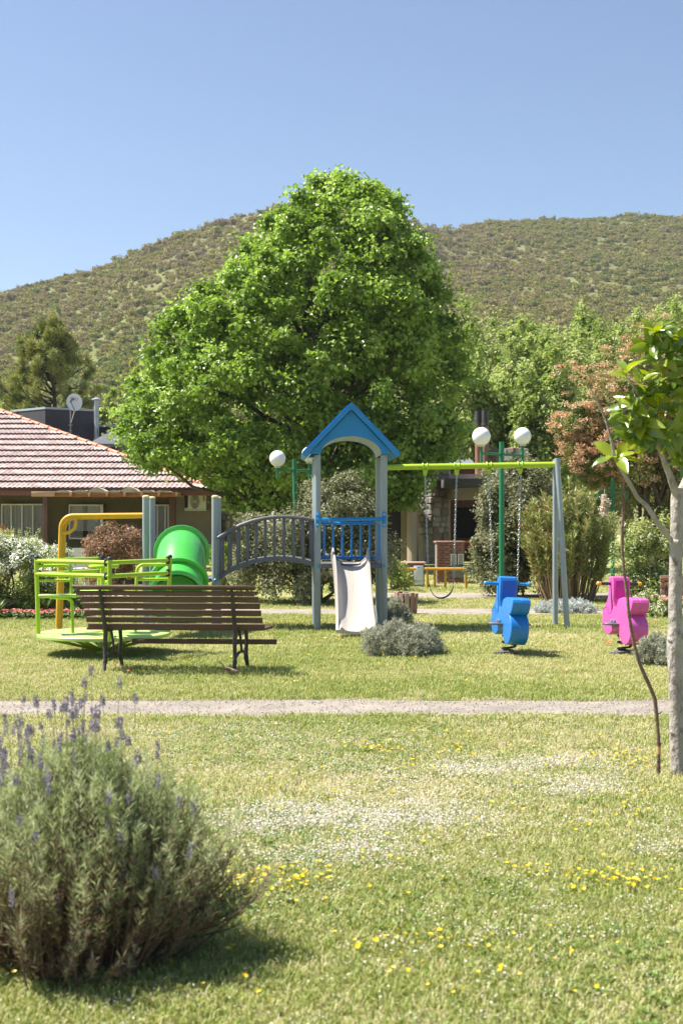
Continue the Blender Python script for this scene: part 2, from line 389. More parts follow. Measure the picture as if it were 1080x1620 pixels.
# --- pale dry litter: the whitish patches
fluffm = lm('dry_seed_fluff', [(0.46, 0.42, 0.34), (0.57, 0.53, 0.46), (0.68, 0.65, 0.60)], 0.8, 0.15, inst=0.5, spec=0.2)
def fluff(seed):
    r = np.random.default_rng(seed); n = 9; V, T = leaf_arrays(r.normal(size=(n, 3)) * np.array([0.03, 0.03, 0.005]), rdir(n, r) * np.array([1, 1, 0.3]), np.tile([0, 0, 1.0], (n, 1)) + 0.5 * r.normal(size=(n, 3)), 0.0095, 0.0065, 0.1)
    V[:, 2] += 0.014; return V, T, np.repeat(r.random(n), 2), 0
px_ = lambda x, y: x / y * F + CX; py_ = lambda y: Y0 + F * H / y
x, y = wedge(190000, 3.2, 9.2); u, v = px_(x, y), py_(y); nz = fbm(x * 3, y * 3, 21); nf = fbm(x * 9, y * 9, 22)
def blob(cx_, cy_, ax, ay): return np.exp(-((u - cx_) / ax) ** 2 - ((v - cy_) / ay) ** 2)
dens = 0.95 * blob(440, 1302, 110, 22) + 0.8 * blob(610, 1300, 150, 26) + 0.5 * blob(560, 1355, 150, 25) + 0.55 * blob(850, 1222, 150, 20) + 0.35 * blob(930, 1256, 80, 12) + 0.35 * blob(1060, 1340, 60, 30) + 0.1 * blob(560, 1230, 400, 60) + 0.10 * blob(800, 1480, 300, 60) + 0.12 * blob(250, 1170, 300, 25) + 0.04
keep = r_.random(len(x)) < np.clip(1.7 * dens ** 1.5 * (0.6 + 0.5 * nz + 0.3 * nf) + 0.008, 0, 1.0); x, y = x[keep], y[keep]
g = scatter('seed_fluff', [fluff(i) for i in range(4)], np.stack([x, y, np.full_like(x, 0.006)], 1), r_.random(len(x)) * 6.28, 0.6 + 0.7 * r_.random(len(x)), r_.integers(0, 4, len(x)), [fluffm])
tag(g, 'whitish dry seed litter lying in patches on the lawn', 'seed litter', kind='stuff')
# --- loose grit on the near path
gritm = lm('path_grit', [(0.16, 0.13, 0.11), (0.30, 0.26, 0.23), (0.46, 0.42, 0.38)], 0.9, 0.0, inst=0.6, spec=0.2)
def grit(seed):
    r = np.random.default_rng(seed); d_ = rdir(6, r) * 0.006 * np.array([1, 1, 0.6]) * (0.7 + 0.6 * r.random((6, 1))); d_[0] = [0, 0, 0.004]; d_[1] = [0, 0, -0.003]; a = np.arange(4) / 4 * 6.28; d_[2:] = np.stack([np.cos(a) * 0.006, np.sin(a) * 0.005, np.zeros(4)], 1) * (0.7 + 0.6 * r.random((4, 1)))
    T = np.array([[0, 2, 3], [0, 3, 4], [0, 4, 5], [0, 5, 2], [1, 3, 2], [1, 4, 3], [1, 5, 4], [1, 2, 5]]); return d_ + np.array([0, 0, 0.003]), T, np.full(8, r.random()), 0
n = 9000; x = r_.uniform(-3.4, 3.4, n); y = r_.uniform(9.36, 10.3, n); q = np.abs(y - 9.82) / 0.45; kk = r_.random(n) < 0.35 + 0.6 * q ** 2; x, y = x[kk], y[kk]
g = scatter('path_grit', [grit(80 + i) for i in range(5)], np.stack([x, y, np.full_like(x, 0.007)], 1), r_.random(len(x)) * 6.28, 0.5 + 1.3 * r_.random(len(x)) ** 2, r_.integers(0, 5, len(x)), [gritm])
tag(g, 'loose grit and small stones lying on the near gravel path', 'gravel', kind='stuff')
# --- small yellow flowers
ym = lm('buttercup_petals', [(0.75, 0.52, 0.01), (0.85, 0.66, 0.02)], 0.35, 0.3, inst=0.5); stm = lm('flower_stalk', [(0.12, 0.2, 0.03), (0.16, 0.24, 0.05)], 0.5, 0.2)
def flower(seed):
    r = np.random.default_rng(seed); n = 6; a = np.arange(n) / n * 6.28 + r.random(); A = np.stack([np.cos(a), np.sin(a), np.full(n, 0.45)], 1)
    V, T = leaf_arrays(np.tile([0, 0, 0.03], (n, 1)), A, np.tile([0, 0, 1.0], (n, 1)), 0.0080, 0.007, 0.1, mid=0.65)
    V2, T2 = leaf_arrays(np.array([[0, 0, 0.0], [0.001, 0, 0]]), np.array([[0.05, 0, 1.0], [0, 0.05, 1]]), np.array([[1.0, 0, 0], [0, 1, 0]]), 0.031, 0.002, 0)
    q = merge([(V, T, np.repeat(r.random(n), 2), 0), (V2, T2, np.full(len(T2), 0.5), 1)]); return q
fl = []
def fcl(cx_, cy_, ax, ay, n):
    for _ in range(n):
        u_, v_ = random.gauss(cx_, ax), random.gauss(cy_, ay)
        if v_ > 870: fl.append((X(u_, D(v_)), D(v_)))
for a in ((455, 1400, 45, 12, 60), (590, 1192, 16, 4, 26), (640, 1205, 60, 14, 26), (480, 1240, 90, 20, 20), (900, 1395, 40, 9, 28), (1010, 1402, 50, 12, 46), (985, 1208, 45, 8, 46), (960, 1290, 60, 12, 16), (610, 1500, 60, 12, 14), (700, 1510, 50, 14, 12), (870, 1510, 140, 30, 16), (350, 1420, 30, 25, 14), (330, 1520, 60, 12, 8),
          (560, 1350, 260, 90, 60), (720, 1180, 260, 25, 40), (700, 1260, 260, 50, 46), (645, 990, 95, 4, 150), (470, 990, 40, 3, 30), (520, 1040, 160, 12, 26), (800, 1000, 200, 12, 40), (300, 1030, 150, 15, 16), (700, 1085, 200, 10, 20), (20, 1552, 20, 6, 3), (520, 1575, 250, 25, 14), (310, 1440, 15, 15, 8), (700, 1028, 20, 4, 14), (1000, 1230, 120, 16, 30)): fcl(*a)
fa = np.array(fl); fa = fa[~on_path(fa[:, 0], fa[:, 1])]
g = scatter('yellow_flowers', [flower(i) for i in range(3)], np.stack([fa[:, 0], fa[:, 1], np.full(len(fa), 0.004)], 1), r_.random(len(fa)) * 6.28, 0.8 + 0.6 * r_.random(len(fa)) + 0.035 * fa[:, 1], r_.integers(0, 3, len(fa)), [ym, stm], tilt=r_.normal(size=len(fa)) * 0.35)
tag(g, 'small yellow flowers dotted over the lawn in loose drifts', 'flowers', kind='stuff')

# --- hills
RPX = [-700, -400, -200, 0, 60, 130, 200, 260, 330, 400, 465, 540, 600, 650, 690, 715, 760, 860, 940, 1000, 1080, 1250, 1500, 1900]
RPY = [660, 600, 525, 462, 447, 427, 400, 377, 350, 330, 315, 311, 325, 348, 361, 364, 353, 345, 341, 338, 338, 343, 380, 440]
def hill_z(x, y):
    px = x / y * F + CX; yr = np.interp(px, RPX, RPY); te = (Y0 - yr) / F
    k = 1 / (1 + np.exp(-(px - 690) / 60)); R = 470 * (1 - k) + 620 * k; y00 = 135.0
    s = (y - y00) / (R - y00); zr = te * R
    f = np.where(s < 0, s * 0.3, np.where(s < 1, np.abs(s) ** 1.15, 1 - (s - 1) * 0.9))
    gul = fbm(x * 0.018 + 0.3 * np.sin(y * 0.01), y * 0.008, 31, 4) * 14 * np.clip(s, 0, 1) * np.clip((1.02 - s) * 4, 0.0, 1)
    return zr * f + gul + 0.5 * fbm(x * 0.2, y * 0.2, 33, 2) * np.clip(s * 4, 0, 1) - 0.5 * (s < 0.0)
pxs = np.linspace(-700, 1900, 300); yy = np.linspace(130, 720, 150)
PX, YY = np.meshgrid(pxs, yy); XX = (PX - CX) * YY / F; ZZ = hill_z(XX, YY)
V = np.stack([XX, YY, ZZ], 2).reshape(-1, 3); nx = len(pxs); i, j = np.meshgrid(np.arange(nx - 1), np.arange(len(yy) - 1)); b0 = (j * nx + i).ravel()
T = np.concatenate([np.stack([b0, b0 + 1, b0 + nx + 1], 1), np.stack([b0, b0 + nx + 1, b0 + nx], 1)])
hillm = pm('dry_hillside', (0.14, 0.145, 0.055), 0.95, 0.2, 0.03, 0.5, 2.0, col2=(0.19, 0.175, 0.085), c2amt=0.35, c2scale=0.12, spec=0.1)
struct('hills', tri_mesh('hills', V, T, hillm, smooth=True))
shm = lm('hillside_scrub', [(0.10, 0.14, 0.04), (0.18, 0.215, 0.055), (0.27, 0.265, 0.07), (0.29, 0.235, 0.11), (0.17, 0.145, 0.105)], 0.8, 0.2, inst=0.45, spec=0.1)
def scrub(seed, n=150):
    r = np.random.default_rng(seed); c = np.concatenate([r.normal(size=(6, 3)) * np.array([0.55, 0.55, 0.22]) + np.array([0, 0, 0.75]), np.full((6, 3), 0.55)], 1)
    V, T, R_ = clump_leaves(c, n // 6, 0.42, 0.3, r=r, rvar=0.2); return V, T, np.clip(R_ * 0.35 + (seed - 50) * 0.17, 0, 1), 0
n = 44000; y = np.sqrt(150 ** 2 + (640 ** 2 - 150 ** 2) * r_.random(n)); u = -380 + 1840 * r_.random(n); x = (u - CX) * y / F
z = hill_z(x, y); cl = fbm(x * 0.05, y * 0.03, 41, 4); keep = (r_.random(n) < np.clip(0.85 + 0.3 * cl, 0.55, 1)); x, y, z, cl = x[keep], y[keep], z[keep], cl[keep]
g = scatter('hillside_scrub', [scrub(50 + i) for i in range(6)], np.stack([x, y, z - 0.2], 1), r_.random(len(x)) * 6.28, (0.7 + 0.95 * r_.random(len(x)) ** 2.5 + 0.25 * np.clip(cl, 0, 1)) * np.where(r_.random(len(x)) < 0.05, 1.4, 1.0), np.clip(np.round(2.1 + 2.9 * fbm(x * 0.014, y * 0.009, 43, 5) + 0.9 * r_.normal(size=len(x))), 0, 5).astype(int), [shm])
tag(g, 'olive and grey green scrub covering the slopes of the hills', 'scrub', kind='stuff')

# ================================================================ TREES BEHIND
bark = pm('grey_brown_bark', (0.16, 0.125, 0.095), 0.9, 0.35, 5, 0.7, 25, stretch=(1, 1, 0.25))
bark_dk = pm('dark_bark', (0.075, 0.055, 0.04), 0.9, 0.3, 5, 0.7, 25, stretch=(1, 1, 0.3))
def tree(name, label, cat, loc, crown, wood, leafm, barkm, group=None):
    t = thing(name, label, cat, loc, group=group)
    V, T, R_, M_ = crown
    link('crown', tri_mesh('crown', V, T, leafm, R_, M_), t)
    part('trunk', wood, barkm, t, smooth=80); return t

# --- far-off trees on both sides of the valley floor
willow = lm('willow_leaves', [(0.18, 0.245, 0.055), (0.265, 0.34, 0.085), (0.36, 0.425, 0.14), (0.46, 0.49, 0.23)], 0.55, 0.5, spec=0.25)
poplar = lm('poplar_leaves', [(0.24, 0.28, 0.06), (0.35, 0.38, 0.10), (0.44, 0.43, 0.16)], 0.55, 0.45, spec=0.25)
def far_tree(name, label, pxc, ytop, ybot, wpx, d, leafm, nclump=150, per=260, L=0.20, W=0.095, group='pale green trees behind the chimneys', tall=1.35, seed=0, spires=0):
    r = np.random.default_rng(seed); zt, zb, rx = Z(ytop, d), max(Z(ybot, d), 1.0), wpx * d / F / 2
    zc, rz_ = (zt + zb) / 2, (zt - zb) / 2
    cl = ell_clumps(nclump, (0, 0, zc), (rx * 0.92, rx * 0.8, rz_ * 0.92), rx * 0.19, lo=0.25, r=r, flat=tall, bumps=0.14)
    for k in range(spires):
        q = r.uniform(-0.8, 0.8); zz = zc + rz_ * math.sqrt(max(0, 1 - q * q)); sw = rx * 0.09
        cl = np.concatenate([cl, [[q * rx + 0.1 * i * sw, r.uniform(-.3, .3) * rx, zz * (0.97 + 0.022 * i), sw, sw, sw * 1.8] for i in range(4)]])
    crown = merge([clump_leaves(cl, per, L, W, up=0.5, droop=0.35, r=r, soft=True, jit=1.0, rvar=0.4)])
    wd = MB(); wd.tube(limb((0, 0, 0), (0.1, 0, zc), 0, 0.02, 6), [0.28 * (1 - 0.09 * i) for i in range(7)], 7)
    for k in range(9):
        c = cl[r.integers(nclump)]; wd.tube(limb((0.05, 0, zc * r.uniform(0.4, 0.9)), c[:3], 0.05, 0.06, 4), [0.13, 0.1, 0.075, 0.05, 0.025], 5)
    return tree(name, label, 'tree', (X(pxc, d), d, 0), crown, wd, leafm, bark, group)
far_tree('willow_tree', 'pale rounded willow rising highest directly right of the big maple-like tree', 760, 474, 800, 210, 66, willow, seed=1)
far_tree('willow_tree', 'willow with feathery upright tips in the middle of the tree belt under the hill', 872, 480, 780, 190, 64, willow, seed=2, spires=2)
far_tree('willow_tree', 'willow behind the red flowering tree, beside the hill foot at far right', 985, 496, 760, 200, 63, willow, seed=3, spires=1)
far_tree('willow_tree', 'willow at the right end of the belt, seen above the glossy leaves', 1095, 492, 760, 190, 60, willow, seed=4)
far_tree('alder_tree', 'bright green bushy tree standing right behind the twin flue pipes', 752, 560, 860, 150, 55, willow, seed=5, L=0.2, W=0.12)
far_tree('alder_tree', 'dense green bushy tree right of the stone chimney top', 850, 545, 860, 160, 54, willow, seed=6, L=0.2, W=0.12)
far_tree('alder_tree', 'low green bushy tree hidden partly by the red flowering tree', 945, 560, 850, 150, 56, willow, seed=7, L=0.2, W=0.12)
far_tree('alder_tree', 'slender green tree between two rounded willows above the stone chimney', 815, 505, 800, 110, 60, willow, nclump=80, seed=8)
far_tree('poplar_tree', 'slim yellowish poplar standing left of the big green tree', 240, 492, 760, 44, 82, poplar, nclump=60, per=150, L=0.22, W=0.13, tall=2.4, group=None, seed=9)
far_tree('poplar_tree', 'shorter yellowish poplar left of the slim one', 214, 545, 760, 30, 86, poplar, nclump=34, per=140, L=0.22, W=0.13, tall=2.4, group=None, seed=10)
far_tree('broadleaf_tree', 'light green tree behind the vent pipe, between pine and big tree', 176, 612, 760, 66, 70, willow, nclump=45, seed=12, group='trees behind the dark flat roof')
far_tree('broadleaf_tree', 'mottled green tree behind the satellite dish', 132, 632, 770, 60, 66, poplar, nclump=40, seed=13, group='trees behind the dark flat roof')
far_tree('broadleaf_tree', 'pale grey green tree at the left picture edge below the pine', 12, 620, 760, 70, 72, willow, nclump=40, seed=14, group='trees behind the dark flat roof')

# --- pine
pinem = lm('pine_needles', [(0.11, 0.14, 0.03), (0.21, 0.24, 0.055), (0.32, 0.33, 0.10), (0.40, 0.37, 0.15)], 0.6, 0.15, spec=0.25)
def pine():
    d = 60; r = np.random.default_rng(77); zt = Z(500, d); cl = []; wd = MB(); wd.tube(limb((0, 0, 0), (0.2, 0, zt - 0.6), 0, 0.01, 8), [0.2 * (1 - i / 10) for i in range(9)], 7)
    for i in range(105):
        t = r.random() ** 0.85; z0 = 2.6 + (zt - 3.6) * t; ln = (3.3 * (1 - t) ** 0.75 + 0.35) * (0.7 + 0.5 * r.random()); a = r.random() * 6.28
        q = np.array([math.cos(a) * ln, math.sin(a) * ln * 0.9, z0 + 0.42 * ln + 0.2])
        wd.tube(limb((0.2 * t, 0, z0), q, -0.06, 0.04, 4), [0.055, 0.045, 0.035, 0.025, 0.012], 5)
        for k in range(3):
            f = 1 - 0.22 * k; o = r.normal(size=3) * 0.22 * k; cl.append([q[0] * f + o[0], q[1] * f + o[1], z0 + (q[2] - z0) * f + o[2] + 0.1, 0.24, 0.24, 0.36])
    cl += [[0.2 + r.normal() * 0.1, r.normal() * 0.1, zt - 1.4 + 0.22 * k, 0.2, 0.2, 0.4] for k in range(7)]
    cl = np.array(cl); n = 150; m = len(cl); k = np.repeat(np.arange(m), n); dd = rdir(m * n, r); dd[:, 2] += 0.75; dd = unit(dd)
    V, T = leaf_arrays(cl[k, :3] + rdir(m * n, r) * cl[k, 3:6] * r.random((m * n, 1)) * 0.75, dd, rdir(m * n, r), 0.28, 0.042, 0.1)
    base = r.random(m); R_ = np.repeat(np.clip(base[k] * 0.7 + 0.3 * r.random(m * n), 0, 1), 2)
    tree('pine_tree', 'dark olive pine standing behind the dark flat roofed building', 'tree', (X(78, d), d, 0), (V, T, R_, None), wd, pinem, bark_dk)
pine()

# --- the big tree
def big_tree():
    d = 39.0; r = np.random.default_rng(101)
    ys = [282, 302, 332, 370, 400, 450, 490, 520, 560, 600, 650, 700, 735, 752, 768, 795, 812]
    lf = [496, 462, 424, 390, 366, 322, 276, 241, 206, 175, 166, 174, 206, 278, 335, 345, 380]
    rt = [562, 606, 660, 684, 694, 710, 730, 740, 749, 753, 754, 748, 731, 715, 700, 665, 600]
    cl = []
    while len(cl) < 900:
        y = 280 + 525 * r.random() ** 0.85; l, ri = np.interp(y, ys, lf), np.interp(y, ys, rt)
        if r.random() > (ri - l) / 560 + 0.12: continue
        cx_, hw = (l + ri) / 2, (ri - l) / 2; a = r.random() * 6.28; t = 0.30 + 0.70 * r.random() ** 0.5; s_ = (0.28 + 0.36 * r.random() ** 1.5); hw_m = hw * d / F
        x = (cx_ - 540) * d / F + math.cos(a) * t * max(hw_m - s_ * 0.75, 0.2); yq = math.sin(a) * t * max(min(hw_m, 4.2) - s_ * 0.6, 0.3)
        z = Z(y, d)
        if x < -4.6 and yq > 2.6 and z < 5: continue
        cl.append([x, yq, z, s_ * r.uniform(0.8, 1.5), s_ * r.uniform(0.8, 1.5), s_ * r.uniform(0.6, 0.9)])
    cl = np.array(cl); bx = X(455, d); cl[:, 0] -= bx
    crown = merge([clump_leaves(cl, 300, 0.135, 0.12, up=0.75, outw=0.4, jit=0.85, droop=0.3, r=r, soft=True, rvar=0.35, fold=0.25)])
    wd = MB(); top = Vector((0.9, 0, Z(520, d))); mainp = limb((0, 0, 0), top, 0, 0.012, 10); wd.tube(mainp, [0.34 * (1 - i / 11.5) for i in range(11)], 10)
    for k in range(46):
        c = Vector(cl[r.integers(len(cl)), :3]); h = max(0.9, min(c.z - 1.2 - 0.25 * abs(c.x), Z(540, d))); i0 = min(9, int(h / top.z * 10)); s0 = mainp[i0]
        wd.tube(limb(s0, c, 0.04, 0.04, 6), [0.09 * (1 - j / 7) + 0.012 for j in range(7)], 6)
    for q in ((-1.2, 0.3, 4.2), (-0.8, -0.6, 3.6), (0.5, -0.5, 4.0), (-2.0, 0, 4.6)): wd.tube(limb((0, 0, 0.7), q, 0.02, 0.03, 6), [0.2 - 0.022 * j for j in range(7)], 8)
    lv = lm('big_tree_leaves', [(0.115, 0.19, 0.03), (0.185, 0.285, 0.045), (0.275, 0.395, 0.075), (0.42, 0.53, 0.16)], 0.4, 0.45, spec=0.5)
    tree('broadleaf_tree', 'big bright green broad crowned tree towering over the roofs in the centre', 'tree', (bx, d, 0), crown, wd, lv, bark_dk)
big_tree()
# ================================================================ BUILDINGS
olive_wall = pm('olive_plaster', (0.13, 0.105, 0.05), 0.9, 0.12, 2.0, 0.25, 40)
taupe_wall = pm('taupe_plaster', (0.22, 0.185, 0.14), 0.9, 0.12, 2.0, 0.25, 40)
beige_wall = pm('beige_plaster', (0.46, 0.38, 0.29), 0.9, 0.12, 1.5, 0.25, 40, col2=(0.34, 0.28, 0.21), c2amt=0.35, c2scale=1.5)
tile_m = pm('glazed_clay_tile', (0.28, 0.185, 0.155), 0.5, 0.35, 2.5, 0.1, 30, col2=(0.41, 0.34, 0.315), c2amt=0.5, c2scale=3, spec=1.0)
ridge_m = pm('ridge_clay', (0.42, 0.15, 0.075), 0.55, 0.2, 3, 0.2, 30)
dark_wood = pm('dark_brown_timber', (0.11, 0.045, 0.028), 0.6, 0.3, 3, 0.3, 20, stretch=(0.3, 1, 1))
warm_wood = pm('rough_sawn_timber', (0.44, 0.27, 0.17), 0.75, 0.3, 3, 0.4, 20, stretch=(0.3, 1, 1), col2=(0.55, 0.42, 0.32), c2amt=0.4, c2scale=3)
white_alu = pm('white_window_frame', (0.72, 0.70, 0.66), 0.4, 0.05)
glass_m = pm('window_glass', (0.10, 0.105, 0.10), 0.08, 0.1, 1, spec=0.8)
curtain_m = pm('grey_curtain', (0.34, 0.33, 0.30), 0.9, 0.2, 12, stretch=(4, 4, 0.1))
blind_m = pm('grey_blind', (0.30, 0.30, 0.27), 0.7, 0.06)
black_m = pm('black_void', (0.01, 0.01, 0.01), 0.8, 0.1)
char_m = pm('charcoal_render', (0.050, 0.050, 0.060), 0.85, 0.2, 2, 0.4, 50)
coping_m = pm('blue_grey_metal_coping', (0.35, 0.40, 0.44), 0.4, 0.1)

def rect_prism(mb, px0, px1, y0, y1, d, depth, mi=0, bev=0.0):
    """upright block whose front, at distance d, spans these picture columns and rows"""
    x0, x1, zt, zb = X(px0, d), X(px1, d), Z(y0, d), Z(y1, d)
    mb.box(((x0 + x1) / 2, d + depth / 2, (zt + zb) / 2), (x1 - x0, depth, zt - zb), bev=bev, mi=mi)

def tile_house():
    t = thing('house', 'low brown house with shiny red tiled hip roof behind the flowering hedge', 'house')
    dw, de = 44.6, 43.2; ze = Z(774, de); xr = X(336, de); tanA = 0.355
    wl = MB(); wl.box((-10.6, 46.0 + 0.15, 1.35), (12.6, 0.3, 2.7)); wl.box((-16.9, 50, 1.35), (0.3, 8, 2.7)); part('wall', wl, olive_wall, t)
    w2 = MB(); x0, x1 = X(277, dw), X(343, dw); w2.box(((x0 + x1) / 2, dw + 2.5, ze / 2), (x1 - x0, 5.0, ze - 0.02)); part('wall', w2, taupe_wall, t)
    sf = MB(); sf.box(((xr - 19) / 2, de + 1.4, ze - 0.02), (xr + 19 - 0.1, 2.7, 0.06)); part('soffit', sf, dark_wood, t)
    fs = MB(); fs.box(((xr - 19) / 2, de + 0.03, ze - 0.10), (xr + 19, 0.05, 0.22)); fs.box((xr + 0.0, de + 5, ze - 0.10), (0.05, 9.9, 0.22)); part('fascia', fs, pm('red_brown_fascia', (0.16, 0.055, 0.035), 0.5, 0.15), t)
    # tiles: corrugated courses, each lapping over the one below
    mb = MB(); courses, run, per = 18, 13.0, 0.165
    for k in range(courses):
        a0, a1 = run * k / courses - 0.10, run * (k + 1) / courses; xa = -19.5
        xb0, xb1 = xr - max(a0, 0), xr - a1; n = int((xb0 - xa) / per * 6); o = len(mb.v)
        for i in range(n + 1):
            x = xa + (xb0 - xa) * i / n; ph = (x / per) % 1; hh = 0.035 * abs(math.sin(math.pi * ph)) + random.uniform(-.002, .002)
            xt = min(x, xb1)
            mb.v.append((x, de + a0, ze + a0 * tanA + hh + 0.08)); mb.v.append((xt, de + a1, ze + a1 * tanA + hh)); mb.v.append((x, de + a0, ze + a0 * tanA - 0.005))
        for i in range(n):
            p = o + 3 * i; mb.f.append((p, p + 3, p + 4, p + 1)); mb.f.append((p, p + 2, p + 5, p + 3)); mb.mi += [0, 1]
    # other slope of the hip
    o = len(mb.v)
    for k in range(courses):
        a0, a1 = run * k / courses, run * (k + 1) / courses; o = len(mb.v)
        mb.v += [(xr - a0, de + a0, ze + a0 * tanA + 0.03), (xr - a0, de + 12 - a0 * 0, ze + a0 * tanA + 0.03), (xr - a1, de + 12, ze + a1 * tanA), (xr - a1, de + a1, ze + a1 * tanA)]
        if a1 < 12: mb.f.append((o, o + 1, o + 2, o + 3)); mb.mi.append(0)
    part('roof_tiles', mb, [tile_m, pm('shaded_tile_edge', (0.06, 0.03, 0.025), 0.9, 0.3, 4)], t, kind='stuff', smooth=50)  # riser faces get a dark brown: shade of the course steps painted in
    under = MB(); under.v += [(-19.5, de, ze - 0.03), (xr, de, ze - 0.03), (xr - run, de + run, ze + run * tanA - 0.03), (-19.5, de + run, ze + run * tanA - 0.03), (xr, de + 12, ze - 0.03)]; under.f += [(0, 1, 2, 3), (1, 4, 2)]; under.mi += [0, 0]; part('roof_deck', under, dark_wood, t, smooth=0)
    # hip cap tiles, one by one
    n = 27; ln = run / n; cap = MB(); L3 = math.sqrt(2 + tanA ** 2) * ln
    pts = []; prof = [(0.125, 0.0), (0.125, 0.05), (0.10, 0.06), (0.09, L3 + 0.03)]
    cap.lathe(prof, n=12); me = cap.mesh('ridge_tile', ridge_m); q = Vector((-1, 1, tanA)).to_track_quat('Z', 'Y').to_euler()
    for k in range(n):
        a = ln * k; link('ridge_tile', me, t, loc=(xr - a, de + a, ze + a * tanA + 0.04), rot=q)
    # windows
    def window(px0, px1, y0, y1, d, mull, cover, cov_to=None):
        f = MB(); x0, x1, zt, zb = X(px0, d), X(px1, d), Z(y0, d), Z(y1, d); fr = 0.055
        for z in (zt - fr / 2, zb + fr / 2): f.box(((x0 + x1) / 2, d - 0.03, z), (x1 - x0, 0.10, fr), bev=0.008)
        for px in [px0 + 1, px1 - 1] + mull: f.box((X(px, d), d - 0.035, (zt + zb) / 2), (fr, 0.10, zt - zb - 2 * fr), bev=0.008)
        fo = part('window', f, white_alu, t)
        g = MB(); g.box(((x0 + x1) / 2, d - 0.015, (zt + zb) / 2), (x1 - x0 - 0.06, 0.012, zt - zb - 0.06)); gm_ = bpy.data.materials.get('clear_glass') or clear_glass()
        part('pane', g, gm_, fo)
        cz = zb if cov_to is None else Z(cov_to, d); cv = MB(); n = 60
        for i in range(n + 1):
            x = x0 + 0.05 + (x1 - x0 - 0.1) * i / n; y = d + 0.07 + (0.035 * math.sin(i * 1.9) + 0.02 * math.sin(i * 0.7) if cover is curtain_m else 0)
            cv.v += [(x, y, zt - 0.04), (x, y, cz + 0.02)]
        for i in range(n): cv.f.append((2 * i, 2 * i + 2, 2 * i + 3, 2 * i + 1)); cv.mi.append(0)
        part('curtain' if cover is curtain_m else 'blind', cv, cover, fo, smooth=80)
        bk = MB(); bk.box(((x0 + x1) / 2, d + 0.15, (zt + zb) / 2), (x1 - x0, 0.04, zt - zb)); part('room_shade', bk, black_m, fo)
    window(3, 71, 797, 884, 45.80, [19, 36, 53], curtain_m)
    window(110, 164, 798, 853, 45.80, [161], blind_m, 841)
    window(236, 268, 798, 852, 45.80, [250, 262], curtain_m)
def clear_glass():
    m = bpy.data.materials.new('clear_glass'); m.use_nodes = True; nt = m.node_tree; o = nt.nodes['Material Output']
    tr = _n(nt, 'ShaderNodeBsdfTransparent'); gl = _n(nt, 'ShaderNodeBsdfGlossy'); gl.inputs['Roughness'].default_value = 0.04
    fr = _n(nt, 'ShaderNodeFresnel'); fr.inputs[0].default_value = 1.5; mx = _n(nt, 'ShaderNodeMixShader')
    no = _n(nt, 'ShaderNodeTexNoise'); setin(no, 'Scale', 3.0); bp = _n(nt, 'ShaderNodeBump'); setin(bp, 'Strength', 0.02); nt.links.new(no.outputs['Fac'], bp.inputs['Height']); nt.links.new(bp.outputs[0], gl.inputs['Normal'])
    nt.links.new(fr.outputs[0], mx.inputs[0]); nt.links.new(tr.outputs[0], mx.inputs[1]); nt.links.new(gl.outputs[0], mx.inputs[2]); nt.links.new(mx.outputs[0], o.inputs[0]); return m
tile_house()

def pergola():
    t = thing('pergola', 'rough timber pergola fixed under the tiled eave, with bark pieces on top', 'pergola', (0, 0, 0))
    d = 42.4; b = MB(); rect_prism(b, 50, 87, 777.5, 785.5, d, 0.14, bev=0.01); part('beam_end', b, warm_wood, t, label='pale sawn beam end')
    b = MB(); rect_prism(b, 88, 282, 779.5, 786, d + 0.08, 0.12, bev=0.01); part('beam', b, pm('orange_brown_timber', (0.27, 0.10, 0.04), 0.7, 0.25, 3, 0.3, 20, stretch=(0.3, 1, 1)), t)
    me = None
    for px in (113, 142, 170, 198, 225, 252, 280):
        x, z = X(px, d), Z(781.5, d)
        if me is None:
            rb = MB(); rb.prism([(-0.05, 0.06), (0.05, 0.06), (0.03, -0.03), (0.0, -0.10), (-0.03, -0.03)], (0, -0.12, 0), (1, 0, 0), (0, 0, 1), (0, 2.6, 0)); me = rb.mesh('rafter', warm_wood)
        link('rafter', me, t, loc=(x, d, z))
    for px, wd, hh in ((100, 26, 2), (128, 28, 3), (153, 30, 6.5), (181, 24, 2.5), (205, 30, 7), (232, 24, 2.5), (258, 26, 2)):
        q = MB(); n = 8; r = random.Random(px)
        up = [(-wd / 2 + wd * i / n, (hh * math.sin(math.pi * i / n) + r.uniform(0, 0.9))) for i in range(n + 1)]
        q.prism([(a * d / F, 0.02 + b_ * d / F) for a, b_ in up] + [(wd / 2 * d / F, 0), (-wd / 2 * d / F, 0)], (X(px, d), d - 0.02, Z(779, d)), (1, 0, 0), (0, 0, 1), (0, 1.6, 0)); part('bark_slab', q, pm('pale_bark_slab', (0.42, 0.35, 0.30), 0.9, 0.3, 6, 0.6, 20) if 'pale_bark_slab' not in bpy.data.materials else bpy.data.materials['pale_bark_slab'], t)
    for x, y, w_ in ((X(71.5, d), d + 0.10, 0.16), (X(273, 43.6), 43.7, 0.22)):
        p = MB(); p.box((x, y, Z(786, d) / 2), (w_, 0.16, Z(786, d)), bev=0.01); part('post', p, dark_wood, t)
pergola()

